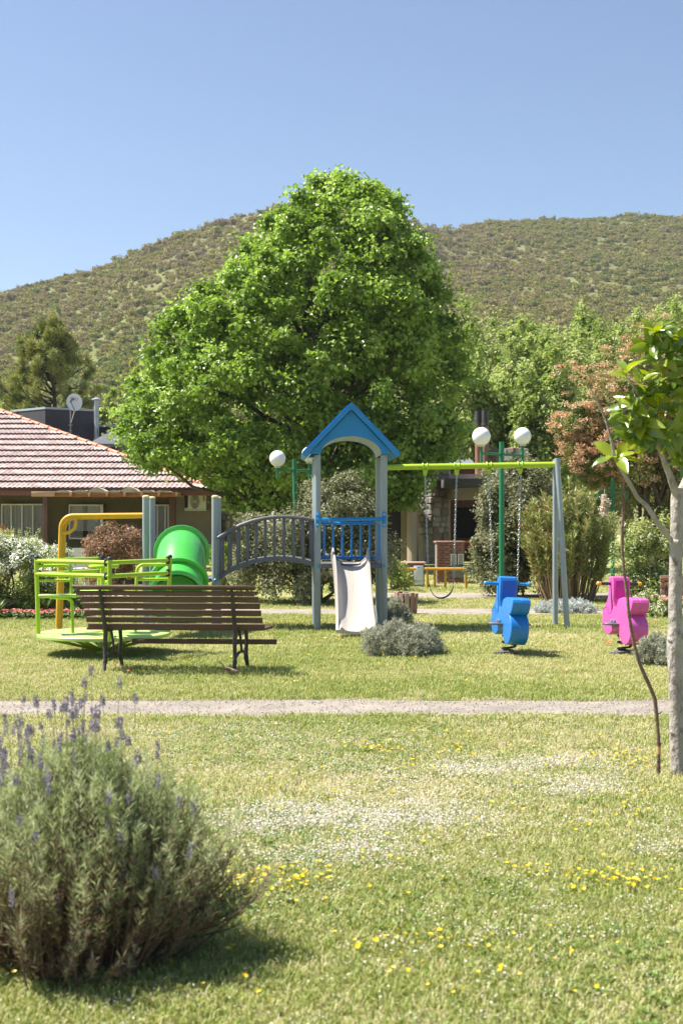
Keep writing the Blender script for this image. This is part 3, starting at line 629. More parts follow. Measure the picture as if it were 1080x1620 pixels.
def air_conditioner():
    d = 44.15; t = thing('air_conditioner', 'white outdoor air conditioner unit hung on the house wall under the eave', 'air conditioner', (X(309, d), d, Z(806, d)))
    s = d / F; b = MB(); b.box((0, 0.15, 12 * s), (33 * s, 0.3, 25 * s), bev=0.015); part('casing', b, pm('white_sheet_metal', (0.62, 0.61, 0.56), 0.45, 0.06), t)
    g = MB(); g.lathe([(7.2 * s, 0), (7.2 * s, 0.015), (6.6 * s, 0.02)], (-0.5 * s, -0.002, 12.5 * s), 28, Matrix.Rotation(math.pi / 2, 3, 'X') @ Matrix.Diagonal((1, 1.55, 1)))
    go = part('fan_opening', g, pm('dark_fan_hole', (0.05, 0.05, 0.045), 0.8), t)
    r = MB()
    for k in range(6):
        rr = (1.6 + k * 1.0) * s; r.tube([(-0.5 * s + rr * math.cos(a), -0.026, 12.5 * s + 1.5 * rr * math.sin(a)) for a in np.linspace(0, 6.283, 25)[:-1]], 0.006, 5, closed=True)
    r.lathe([(1.5 * s, 0), (1.4 * s, 0.012)], (-0.5 * s, -0.02, 12.5 * s), 16, Matrix.Rotation(math.pi / 2, 3, 'X')); part('fan_grille', r, bpy.data.materials['white_sheet_metal'], t)
    e = MB(); e.box((-14 * s, -0.004, 12.5 * s), (5 * s, 0.02, 20 * s)); part('side_vent', e, black_m, t)
    q = MB(); q.box((13.7 * s, -0.004, 17.5 * s), (2.6 * s, 0.012, 8 * s)); part('label_plate', q, pm('orange_brown_label', (0.35, 0.15, 0.05), 0.6), t)
    br = MB(); br.box((0, 0.2, -1.2 * s), (34 * s, 0.5, 0.035), bev=0.005); part('bracket', br, bpy.data.materials['white_sheet_metal'], t)
air_conditioner()

def dark_building():
    t = thing('flat_roofed_building', 'charcoal flat roofed building rising behind the tiled roof, with pale coping', 'building')
    A, B, Cc = Vector((X(72, 56), 56)), Vector((X(18, 57.6), 57.6)), Vector((X(155.5, 57.3), 57.3)); Dd = B + Cc - A; zt = Z(647, 56)
    w = MB(); w.prism([tuple(A), tuple(B), tuple(Dd), tuple(Cc)], (0, 0, 0), (1, 0, 0), (0, 1, 0), (0, 0, zt)); part('wall', w, char_m, t, smooth=0)
    cen = (A + Dd) / 2; c = MB(); c.prism([tuple(cen + (p - cen) * 1.02) for p in (A, B, Dd, Cc)], (0, 0, zt), (1, 0, 0), (0, 1, 0), (0, 0, 0.09)); part('coping', c, coping_m, t, smooth=0)
    w = MB(); rect_prism(w, 154, 186, 675, 830, 57.5, 4); part('wall', w, char_m, t, smooth=0)
    c = MB(); rect_prism(c, 154, 187, 672, 675, 57.4, 4.2); part('coping', c, coping_m, t, smooth=0)
    s = MB(); s.v += [(X(140, 55), 55, Z(702, 55)), (X(240, 55), 55, Z(702, 55)), (X(240, 60), 57.2, Z(676, 57.2)), (X(172, 57.2), 57.2, Z(683, 57.2))]; s.f.append((0, 1, 2, 3)); s.mi.append(0)
    s.v += [(a[0], a[1], a[2] - 0.15) for a in s.v[:4]]; s.f += [(7, 6, 5, 4), (0, 4, 5, 1), (1, 5, 6, 2), (2, 6, 7, 3), (3, 7, 4, 0)]; s.mi += [0] * 5
    part('metal_roof', s, pm('slate_grey_metal', (0.085, 0.088, 0.095), 0.5, 0.1, 3), t, smooth=0)
    v = MB(); d = 57.0; v.tube([(X(153.5, d), d - 0.05, Z(705, d)), (X(153.5, d), d - 0.05, Z(634, d))], 0.115, 14); vo = part('vent_pipe', v, pm('galvanised_steel', (0.42, 0.45, 0.47), 0.4, 0.15, 4, metallic=0.6), t)
    v = MB(); v.lathe([(0.24, 0), (0.235, 0.03), (0.05, 0.11), (0, 0.12)], (X(153.5, d), d - 0.05, Z(633, d)), 18); part('rain_cap', v, bpy.data.materials['galvanised_steel'], vo)
    cb = MB(); cb.tube([P(155, 690, 56.8), P(154.5, 676, 56.8), P(152, 688, 56.3), P(149, 694, 56), P(147, 697, 55.5)], 0.012, 5); part('cable', cb, black_m, t)
dark_building()

def satellite_dish():
    d = 50.6; t = thing('satellite_dish', 'round white satellite dish on a mast above the tiled roof', 'satellite dish', (X(112, d), d, Z(697, d)))
    s = d / F; steel = pm('dull_steel', (0.20, 0.20, 0.21), 0.5, 0.15, metallic=0.4)
    m = MB(); m.tube([(0, 0, 0), (0, 0, 1.5), (0.05, -0.02, 1.65)], 0.025, 8); m.box((0, 0, 0.62), (0.16, 0.05, 0.04)); m.box((0, 0, 0.40), (0.12, 0.05, 0.03)); part('mast', m, steel, t)
    c = Vector((7 * s, -0.12, (697 - 637.5) * s)); R = Vector((0.28, -0.93, 0.22)).to_track_quat('Z', 'Y').to_matrix()
    R2 = R @ Matrix.Diagonal((0.92, 1.08, 1.0)); prof = [(0.0, 0.0), (0.1, 0.004), (0.2, 0.02), (0.3, 0.05), (0.325, 0.062), (0.335, 0.058), (0.33, 0.045), (0.2, 0.0), (0.0, -0.03)]
    b = MB(); b.lathe(prof, c, 36, R2); dish = part('dish', b, pm('white_enamel', (0.70, 0.70, 0.70), 0.4, 0.05), t, smooth=60)
    mk = MB(); u, v, n = R2 @ Vector((1, 0, 0)), R2 @ Vector((0, 1, 0)), R2 @ Vector((0, 0, 1))
    u = Vector((u.x, u.y, u.z)); right = Vector((1, 0.28, 0)).normalized(); upv = n.cross(right) * 1.0
    if upv.z < 0: upv = -upv
    o = c + n * 0.055 + upv * 0.13
    def flat(pts, lift=0.0): mk.prism(pts, o + n * lift, right, upv, n * 0.004)
    flat([(-0.13, -0.06), (-0.03, -0.06), (0.01, 0.0), (-0.03, 0.055), (-0.13, 0.055)]); flat([(0.02, 0.05), (0.05, 0.05), (0.06, 0.0), (0.03, 0.02)])
    flat([(0.05, -0.06), (0.10, -0.06), (0.125, 0.0), (0.125, 0.07), (0.11, 0.07), (0.11, 0.0), (0.09, -0.045), (0.05, -0.05)])
    part('logo', mk, pm('logo_grey', (0.10, 0.10, 0.11), 0.5), dish, smooth=0)
    mk = MB(); o = c + n * 0.06 + upv * 0.13; flat([(-0.11, -0.02), (-0.04, 0.012), (-0.11, 0.022)]); part('logo_swoosh', mk, bpy.data.materials['white_enamel'], dish, smooth=0)
    a = MB(); low = c - upv * 0.34 + n * 0.06; hd = c + n * 0.42 - upv * 0.10 - right * 0.17; a.tube([low, hd], 0.018, 6); a.box(hd, (0.06, 0.07, 0.10), bev=0.01); part('feed_arm', a, pm('dark_blue_plastic', (0.03, 0.07, 0.13), 0.5), t)
    st = MB(); st.tube([low - n * 0.05, Vector((0.02, 0, 0.72))], 0.014, 6); part('strut', st, bpy.data.materials['white_enamel'], t)
satellite_dish()

# --- stones, laid one by one
stone_cols = [pm('stone_grey', (0.24, 0.22, 0.195), 0.9, 0.3, 5, 0.6, 18), pm('stone_pale', (0.32, 0.29, 0.25), 0.9, 0.3, 5, 0.6, 18), pm('stone_brown', (0.18, 0.15, 0.12), 0.9, 0.3, 5, 0.6, 18), pm('stone_rust', (0.22, 0.16, 0.12), 0.9, 0.3, 5, 0.6, 18)]
mortar = pm('grey_mortar', (0.22, 0.20, 0.17), 0.95, 0.2, 8, 0.5, 40)
stone_me = []
for i in range(8):
    r = random.Random(300 + i); n = 8; out = []
    for k in range(n):
        a = 2 * math.pi * k / n + r.uniform(-0.15, 0.15); q = max(abs(math.cos(a)), abs(math.sin(a))); rr = (0.5 / q) * r.uniform(0.78, 1.0); out.append((rr * math.cos(a), rr * math.sin(a)))
    mb = MB(); k_ = 0.78; vs = [(x, 0.0, z) for x, z in out] + [(x, -0.6, z) for x, z in out] + [(x * k_ + r.uniform(-.03, .03), -1.0 + r.uniform(-.1, .1), z * k_) for x, z in out]
    fs = [tuple(range(16, 24))] + [(j, (j + 1) % 8, (j + 1) % 8 + 8, j + 8) for j in range(8)] + [(j + 8, (j + 1) % 8 + 8, (j + 1) % 8 + 16, j + 16) for j in range(8)]
    mb.add(vs, fs); stone_me.append(mb.mesh('stone', stone_cols[i % 4], 25))
def stone_face(parent, o, u, w, h, size, seed, proud=0.06):
    """rubble stones over a face that starts at o and runs w along the horizontal unit vector u, h upwards"""
    r = random.Random(seed); u = Vector(u).normalized(); ang = math.atan2(u.y, u.x); z = 0.0
    while z < h - 0.03:
        hh = min(size * r.uniform(0.6, 1.15), h - z);
        if h - z - hh < size * 0.35: hh = h - z
        x = 0.0
        while x < w - 0.03:
            ww = min(size * r.uniform(0.7, 1.7), w - x)
            if w - x - ww < size * 0.4: ww = w - x
            p = Vector(o) + u * (x + ww / 2) + Vector((0, 0, z + hh / 2)); link('stone', stone_me[r.randrange(8)], parent, loc=p, rot=(0, r.uniform(-0.06, 0.06), ang), scale=(ww * 1.04, proud * r.uniform(0.7, 1.4), hh * 1.06)); x += ww
        z += hh

def stone_house():
    t = thing('stone_house', 'beige and rubble stone house with flat roofs under the big tree', 'house')
    b = MB(); rect_prism(b, 400, 612, 742, 905, 46, 6); rect_prism(b, 612, 712, 742, 787, 46.0, 6); rect_prism(b, 634, 712, 787.5, 905, 46.0, 0.4); part('wall', b, beige_wall, t)
    cp = MB(); rect_prism(cp, 396, 716, 738, 742, 45.8, 6.4); part('roof_slab', cp, pm('roof_slab_concrete', (0.3, 0.27, 0.24), 0.9), t)
    # left stone pier, corner towards the viewer
    def pier(pxL, pxC, pxR, ytop, dC, dback, size, seed, top=None):
        A = Vector((X(pxC, dC), dC)); B = Vector((X(pxL, dC + dback), dC + dback)); E = Vector((X(pxR, dC + dback * 0.9), dC + dback * 0.9)); zt = Z(ytop, dC)
        k = MB(); k.prism([tuple(A), tuple(B), tuple(B + E - A), tuple(E)], (0, 0, 0), (1, 0, 0), (0, 1, 0), (0, 0, zt)); po = part('stone_pier', k, mortar, t, smooth=0)
        z0 = max(0, zt - 3.4)
        stone_face(po, (B.x, B.y, z0), (A - B).to_3d(), (A - B).length, zt - z0, size, seed); stone_face(po, (A.x, A.y, z0), (E - A).to_3d(), (E - A).length, zt - z0, size, seed + 1); return po
    pier(345, 364, 402, 782, 44.6, 0.7, 0.28, 1)
    pier(662, 684, 709.5, 700, 43.4, 0.5, 0.27, 5)
    # porch with lit column and dark door
    p = MB(); rect_prism(p, 600, 659, 787, 793, 43.0, 3.0, bev=0.02); part('porch_slab', p, beige_wall, t)
    c = MB(); s2 = 43 / F; q = 0.7071; cxm = X(652, 43); c.box((cxm, 43.35, Z(793, 43) / 2), (0.24, 0.24, Z(793, 43) - 0.004), rot=Euler((0, 0, math.radians(42))), bev=0.012); part('porch_column', c, beige_wall, t)
    dr = MB(); rect_prism(dr, 600, 634, 794, 889, 45.4, 0.08, bev=0.01); do = part('door', dr, pm('black_door', (0.018, 0.016, 0.016), 0.4), t)
    hd = MB(); x, z = X(625.5, 45.3), Z(845, 45.3); hd.box((x, 45.33, z), (0.04, 0.03, 0.26), bev=0.008); hd.box((x + 0.02, 45.30, z + 0.02), (0.13, 0.025, 0.03), bev=0.008); part('handle', hd, bpy.data.materials['galvanised_steel'], do)
    br = MB()
    for y in range(806, 885, 10): br.box((X(614, 45.35), 45.38, Z(y, 45.35)), (0.24, 0.03, 0.025))
    part('inlay_strips', br, bpy.data.materials['dull_steel'], do)
    rv = MB(); rect_prism(rv, 634, 648, 793, 889, 45.2, 0.6); part('door_reveal', rv, taupe_wall, t)
    # right wing: dark fascia over a lit beam, dark covered terrace
    f = MB(); rect_prism(f, 704, 783, 757, 770.5, 41.6, 5.5, bev=0.02); part('fascia', f, pm('dark_fascia', (0.10, 0.082, 0.075), 0.8, 0.12), t)
    pr = MB(); rect_prism(pr, 690, 773, 750, 757, 44.2, 2.5); part('parapet', pr, beige_wall, t)
    A, B, E = (X(758, 42.0), 42.0), (X(700, 43.9), 43.9), (X(786, 42.5), 42.5); zt, zb = Z(770.5, 42), Z(789.5, 42)
    bm_ = MB(); bm_.prism([A, B, (B[0] + E[0] - A[0], B[1] + E[1] - A[1]), E], (0, 0, zb), (1, 0, 0), (0, 1, 0), (0, 0, zt - zb)); part('beam', bm_, beige_wall, t, smooth=0)
    bw = MB(); rect_prism(bw, 700, 830, 768, 905, 47.2, 0.3); bw.box((X(832, 44), 45, 1.3), (0.3, 4, 2.6)); part('terrace_wall', bw, pm('brown_plaster', (0.24, 0.15, 0.09), 0.9), t)
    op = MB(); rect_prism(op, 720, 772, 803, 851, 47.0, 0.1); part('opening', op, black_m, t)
    # corrugated roof behind
    cr = MB(); d0, d1 = 48, 51; n = 60; xa, xb = X(690, d0), X(757, d0)
    for i in range(n + 1):
        x = xa + (xb - xa) * i / n; h = 0.03 * math.sin(i * 1.57); cr.v += [(x, d0, Z(740, d0) + h), (x + 0.02, d1, Z(727, d1) + h)]
    for i in range(n): cr.f.append((2 * i, 2 * i + 2, 2 * i + 3, 2 * i + 1)); cr.mi.append(0)
    part('corrugated_roof', cr, pm('zinc_sheet', (0.13, 0.14, 0.165), 0.9, 0.15, 2, spec=0.0), t)
    ew = MB(); rect_prism(ew, 690, 757, 741, 900, 48.2, 2.4); part('red_brown_wall', ew, pm('red_brown_render', (0.17, 0.06, 0.045), 0.8), t)
    # twin flues
    rust = pm('rusty_flue', (0.24, 0.125, 0.085), 0.6, 0.25, 4); soot = pm('sooty_flue', (0.045, 0.042, 0.045), 0.6, 0.2, 4)
    for px, d in ((756.3, 45.2), (767, 45.0)):
        r = 5.3 * d / F; fl = MB(); fl.tube([(X(px, d), d, Z(771, d)), (X(px, d), d, Z(674, d))], r, 16); fo = part('flue', fl, rust, t)
        cw = MB(); cw.lathe([(r + 0.004, 0), (r + 0.02, 0.02), (r + 0.02, 0.06), (r + 0.004, 0.07), (r + 0.004, Z(650, d) - Z(674, d)), (r - 0.02, Z(650, d) - Z(674, d)), (r - 0.02, 0.3)], (X(px, d), d, Z(674, d)), 16); part('cowl', cw, soot, fo)
    # stone chimney
    pier(776, 814, 834.5, 708, 44.5, 0.75, 0.27, 9)
stone_house()

# terrace table hidden in the shade
def terrace_table():
    d = 44.0; t = thing('table', 'red topped table in the shade of the covered terrace', 'table', (X(752, d), d, 0))
    b = MB(); b.box((0, 0, 0.74), (1.5, 0.8, 0.04), bev=0.01); part('top', b, pm('orange_red_paint', (0.55, 0.12, 0.03), 0.5), t)
    b = MB(); b.box((0, -0.39, 0.60), (1.46, 0.02, 0.22)); part('apron', b, pm('dark_red_paint', (0.17, 0.02, 0.015), 0.6), t)
    lg = MB(); lg.box((0, 0, 0.36), (0.06, 0.06, 0.72)); me = lg.mesh('leg', bpy.data.materials['dark_red_paint'])
    for x in (-0.68, 0.68):
        for y in (-0.34, 0.34): link('leg', me, t, loc=(x, y, 0))
terrace_table()

# brick gas cabinet
def brick_cabinet():
    d = 29.5; x0, x1, zt = X(690, d), X(734, d), Z(859, d); w = x1 - x0; t = thing('brick_cabinet', 'shaded red brick gas cabinet with two framed vents behind the swing', 'cabinet', ((x0 + x1) / 2, d, 0))
    b = MB(); b.box((0, 0.32, zt / 2), (w - 0.03, 0.6, zt)); part('core', b, mortar, t)
    mats = [pm('brick_red', (0.24, 0.10, 0.07), 0.9, 0.25, 8, 0.5, 60), pm('brick_brown', (0.28, 0.15, 0.11), 0.9, 0.25, 8, 0.5, 60)]
    bl, bh = w / 4, zt / 16; mes = []
    for m in mats:
        q = MB(); q.box((0, 0, 0), (bl - 0.012, 0.05, bh - 0.012), bev=0.006); mes.append(q.mesh('brick', m))
    for k in range(16):
        for i in range(5):
            x = -w / 2 + bl * (i + 0.5 - (0.5 if k % 2 else 0)); half = (k % 2 and i in (0, 4))
            if not (k % 2) and i == 4: continue
            if half: link('brick', mes[(k + i) % 2], t, loc=((-w / 2 + bl / 4) if i == 0 else (w / 2 - bl / 4), 0.012, bh * (k + 0.5)), scale=(0.5, 1, 1))
            else: link('brick', mes[(k * 3 + i) % 2], t, loc=(x, 0.012 + random.uniform(-.004, .004), bh * (k + 0.5)))
    cap = MB(); cap.box((0, 0.32, zt + 0.02), (w + 0.04, 0.72, 0.04), bev=0.008); part('cap_slab', cap, mats[1], t)
    for px in (716.5, 728):
        f = MB(); x = X(px, d) - (x0 + x1) / 2; z = Z(885.5, d); wv, hv = 0.115, 0.26
        for s in (-1, 1): f.box((x + s * wv / 2, -0.03, z), (0.016, 0.03, hv + 0.016)); f.box((x, -0.03, z + s * hv / 2), (wv - 0.017, 0.03, 0.016))
        fo = part('vent_frame', f, white_alu, t); g = MB(); g.box((x, -0.02, z), (wv, 0.012, hv)); part('vent_panel', g, pm('grey_vent_metal', (0.32, 0.31, 0.29), 0.6) if 'grey_vent_metal' not in bpy.data.materials else bpy.data.materials['grey_vent_metal'], fo)
    k = MB(); k.box((X(723, d) - (x0 + x1) / 2, -0.03, 0.30), (0.3, 0.03, 0.3), bev=0.01); part('access_door', k, pm('green_grey_paint', (0.14, 0.15, 0.12), 0.6), t)
brick_cabinet()

def meter_pillar():
    d = 28.0; x0, x1, zt = X(634, d), X(671, d), Z(892, d); t = thing('meter_pillar', 'low brown pillar holding a white metal meter box behind the yellow rail', 'pillar', ((x0 + x1) / 2, d, 0))
    b = MB(); b.box((0, 0.25, zt / 2), (x1 - x0, 0.5, zt), bev=0.015); part('body', b, pm('brown_render', (0.20, 0.13, 0.10), 0.9, 0.25, 5, 0.4, 30), t)
    s = MB(); s.box((0, 0.25, zt + 0.018), (x1 - x0 + 0.08, 0.58, 0.035), bev=0.01); part('cap_slab', s, pm('reddish_slab', (0.40, 0.24, 0.19), 0.8), t)
    m = MB(); mx_, mz = X(661.5, d) - (x0 + x1) / 2, Z(910, d); m.box((mx_, -0.03, mz), (15 * d / F, 0.06, 30 * d / F), bev=0.008); mo = part('meter_box', m, pm('pale_grey_enamel', (0.62, 0.66, 0.74), 0.45, 0.05), t)
    q = MB(); q.box((mx_, -0.062, mz + 0.17), (0.05, 0.006, 0.02)); q.box((mx_, -0.062, mz - 0.12), (0.16, 0.006, 0.008)); q.box((mx_, -0.062, mz - 0.15), (0.16, 0.006, 0.008)); part('slots', q, pm('slot_grey', (0.2, 0.2, 0.22), 0.6), mo)
meter_pillar()

yel = pm('yellow_enamel', (0.66, 0.36, 0.012), 0.4, 0.14, 5)
yel_log = pm('worn_yellow_rail', (0.55, 0.29, 0.02), 0.6, 0.25, 5, 0.2, 30)
def yellow_rail(label, pxs, px0, px1, d):
    s = d / F; zt = Z(900, d); t = thing('yellow_rail', label, 'rail', (X((px0 + px1) / 2, d), d, 0), group='yellow rails by the gravel path'); xo = X((px0 + px1) / 2, d)
    r = MB(); r.tube([(X(px0, d) - xo, 0, zt), (X(px1, d) - xo, 0, zt)], 0.032, 10); part('top_rail', r, yel_log, t)
    p = MB(); p.tube([(0, 0, 0), (0, 0, zt)], 0.028, 10); me = p.mesh('post', yel_log)
    for i, px in enumerate(pxs): link('post', me, t, loc=(X(px, d) - xo, 0.02 * (i % 2), 0))
yellow_rail('short yellow rail on two posts left of the white meter box', (629.5, 645.5), 626, 658, 27.3)
yellow_rail('longer yellow rail on four posts behind the hanging swing', (675.5, 687.5, 704, 737), 671, 738, 27.4)

def stave_planter():
    d = 19.75; x0 = X(642.5, d); t = thing('stave_planter', 'reddish brown wooden stave tub standing at the edge of the far path', 'planter', (x0, d, 0))
    r, hgt, n = 0.145, 0.345, 12; w = 2 * math.pi * r / n; ms = [pm('weathered_stave', (0.30, 0.17, 0.13), 0.85, 0.3, 6, 0.5, 30, stretch=(1, 1, 0.2)), pm('pale_stave', (0.42, 0.30, 0.25), 0.85, 0.3, 6, 0.5, 30, stretch=(1, 1, 0.2))]
    mes = []
    for m in ms:
        q = MB(); q.box((0, 0, hgt / 2), (0.028, w * 0.92, hgt), bev=0.006); mes.append(q.mesh('stave', m))
    for k in range(n):
        a = 2 * math.pi * k / n; o = link('stave', mes[0 if k % 3 else 1], t, loc=(r * math.cos(a), r * math.sin(a), 0), rot=(0, 0.08, a), scale=(1, 1, random.uniform(0.93, 1.04)))
    for z in (0.09, 0.25):
        b = MB(); b.lathe([(r + 0.014 + 0.02 * z, z), (r + 0.018 + 0.02 * z, z), (r + 0.020 + 0.02 * z, z + 0.025), (r + 0.014 + 0.02 * z, z + 0.025)], n=24); part('hoop', b, bpy.data.materials['dull_steel'], t)
    s = MB(); s.lathe([(0.0, 0.28), (r, 0.28)], n=16); part('soil', s, pm('dark_soil', (0.06, 0.045, 0.03), 0.95), t)
stave_planter()

def plastic_chair(first=True):
    t = thing('garden_chair', 'white plastic garden chair in the shade left of the reddish shrub', 'chair', (X(122, 27.5), 27.5, 0), 0.3, 'white garden chairs')
    m = pm('white_plastic', (0.66, 0.66, 0.66), 0.45, 0.05)
    b = MB(); b.box((0, 0, 0.42), (0.46, 0.44, 0.03), bev=0.012); part('seat', b, m, t)
    b = MB(); b.prism([(-0.22, 0), (0.22, 0), (0.2, 0.36), (0.1, 0.42), (-0.1, 0.42), (-0.2, 0.36)], (0, -0.24, 0.46), (1, 0, 0), (0, -0.15, 1), (0, 0.025, 0)); part('backrest', b, m, t)
    l = MB(); l.tube([(0, 0, 0), (0, 0, 0.41)], [0.018, 0.028], 8); me = l.mesh('leg', m)
    for x in (-0.2, 0.2):
        for y in (-0.19, 0.19): link('leg', me, t, loc=(x, y, 0))
    for x in (-0.25, 0.25):
        a = MB(); a.tube([(x, -0.24, 0.62), (x, 0.0, 0.64), (x, 0.19, 0.62), (x, 0.21, 0.42)], 0.018, 7); part('armrest', a, m, t)
    c = copy_tree(t); c.location = (X(103, 28.6), 28.6, 0); c.rotation_euler.z = -0.5; c['label'] = 'white plastic garden chair further left, mostly behind the flowering hedge'
plastic_chair()

def garden_sign():
    d = 21.5; t = thing('garden_sign', 'small dark board with orange lettering low behind the lime carousel', 'sign', (X(214, d), d, 0))
    b = MB(); b.box((0, 0, Z(917, d)), (0.34, 0.025, 0.17), bev=0.006); bo = part('board', b, pm('dark_sign_board', (0.03, 0.025, 0.02), 0.7, 0.2, 6, 0.3, 30, stretch=(0.3, 1, 1)), t)
    p = MB(); p.box((0, 0.03, 0.25), (0.05, 0.03, 0.5)); part('post', p, dark_wood, t)
    cu = bpy.data.curves.new('lettering', 'FONT'); cu.body = 'CASA 2'; cu.size = 0.115; cu.extrude = 0.003; cu.align_x = 'CENTER'; cu.materials.append(pm('orange_letters', (0.75, 0.40, 0.02), 0.5))
    tmp = bpy.data.objects.new('lettering_text', cu); C.objects.link(tmp); bpy.context.view_layer.update()
    me = bpy.data.meshes.new_from_object(tmp.evaluated_get(bpy.context.evaluated_depsgraph_get())); bpy.data.objects.remove(tmp)
    o = bpy.data.objects.new('lettering', me); C.objects.link(o); o.parent = bo; o.location = (0.03, -0.017, Z(916.5, d)); o.rotation_euler = (math.pi / 2, 0, 0)
garden_sign()
# ================================================================ PLAYGROUND
lime = pm('lime_enamel', (0.34, 0.50, 0.02), 0.38, 0.08, 4, col2=(0.28, 0.42, 0.03), c2amt=0.3, c2scale=5)
post_m = pm('grey_blue_enamel', (0.26, 0.30, 0.325), 0.42, 0.14, 3, col2=(0.36, 0.38, 0.38), c2amt=0.30, c2scale=9, stretch=(1, 1, 0.35), bump=0.08, bscale=30)
blue_m = pm('sky_blue_enamel', (0.005, 0.20, 0.52), 0.4, 0.14, 3, col2=(0.03, 0.25, 0.50), c2amt=0.33, c2scale=7, bump=0.06, bscale=25)
grey_m = pm('slate_enamel', (0.105, 0.105, 0.12), 0.45, 0.15, 4, col2=(0.19, 0.18, 0.18), c2amt=0.30, c2scale=12)
slide_m = pm('cream_polyethylene', (0.42, 0.375, 0.33), 0.36, 0.10, 4, col2=(0.34, 0.29, 0.24), c2amt=0.33, c2scale=7, stretch=(1.5, 0.4, 0.4), bump=0.06, bscale=20)
green_m = pm('green_polyethylene', (0.06, 0.42, 0.05), 0.3, 0.10, 3, spec=0.7, coat=0.4, col2=(0.10, 0.42, 0.09), c2amt=0.35, c2scale=5, bump=0.05, bscale=12)
bolt_m = pm('turquoise_cap', (0.03, 0.28, 0.42), 0.4)
chain_m = pm('galvanised_chain', (0.45, 0.47, 0.50), 0.4, 0.2, metallic=0.6)
blk = pm('black_rubber', (0.022, 0.022, 0.024), 0.6, 0.1)
cap_m = pm('tan_post_cap', (0.50, 0.42, 0.22), 0.5)

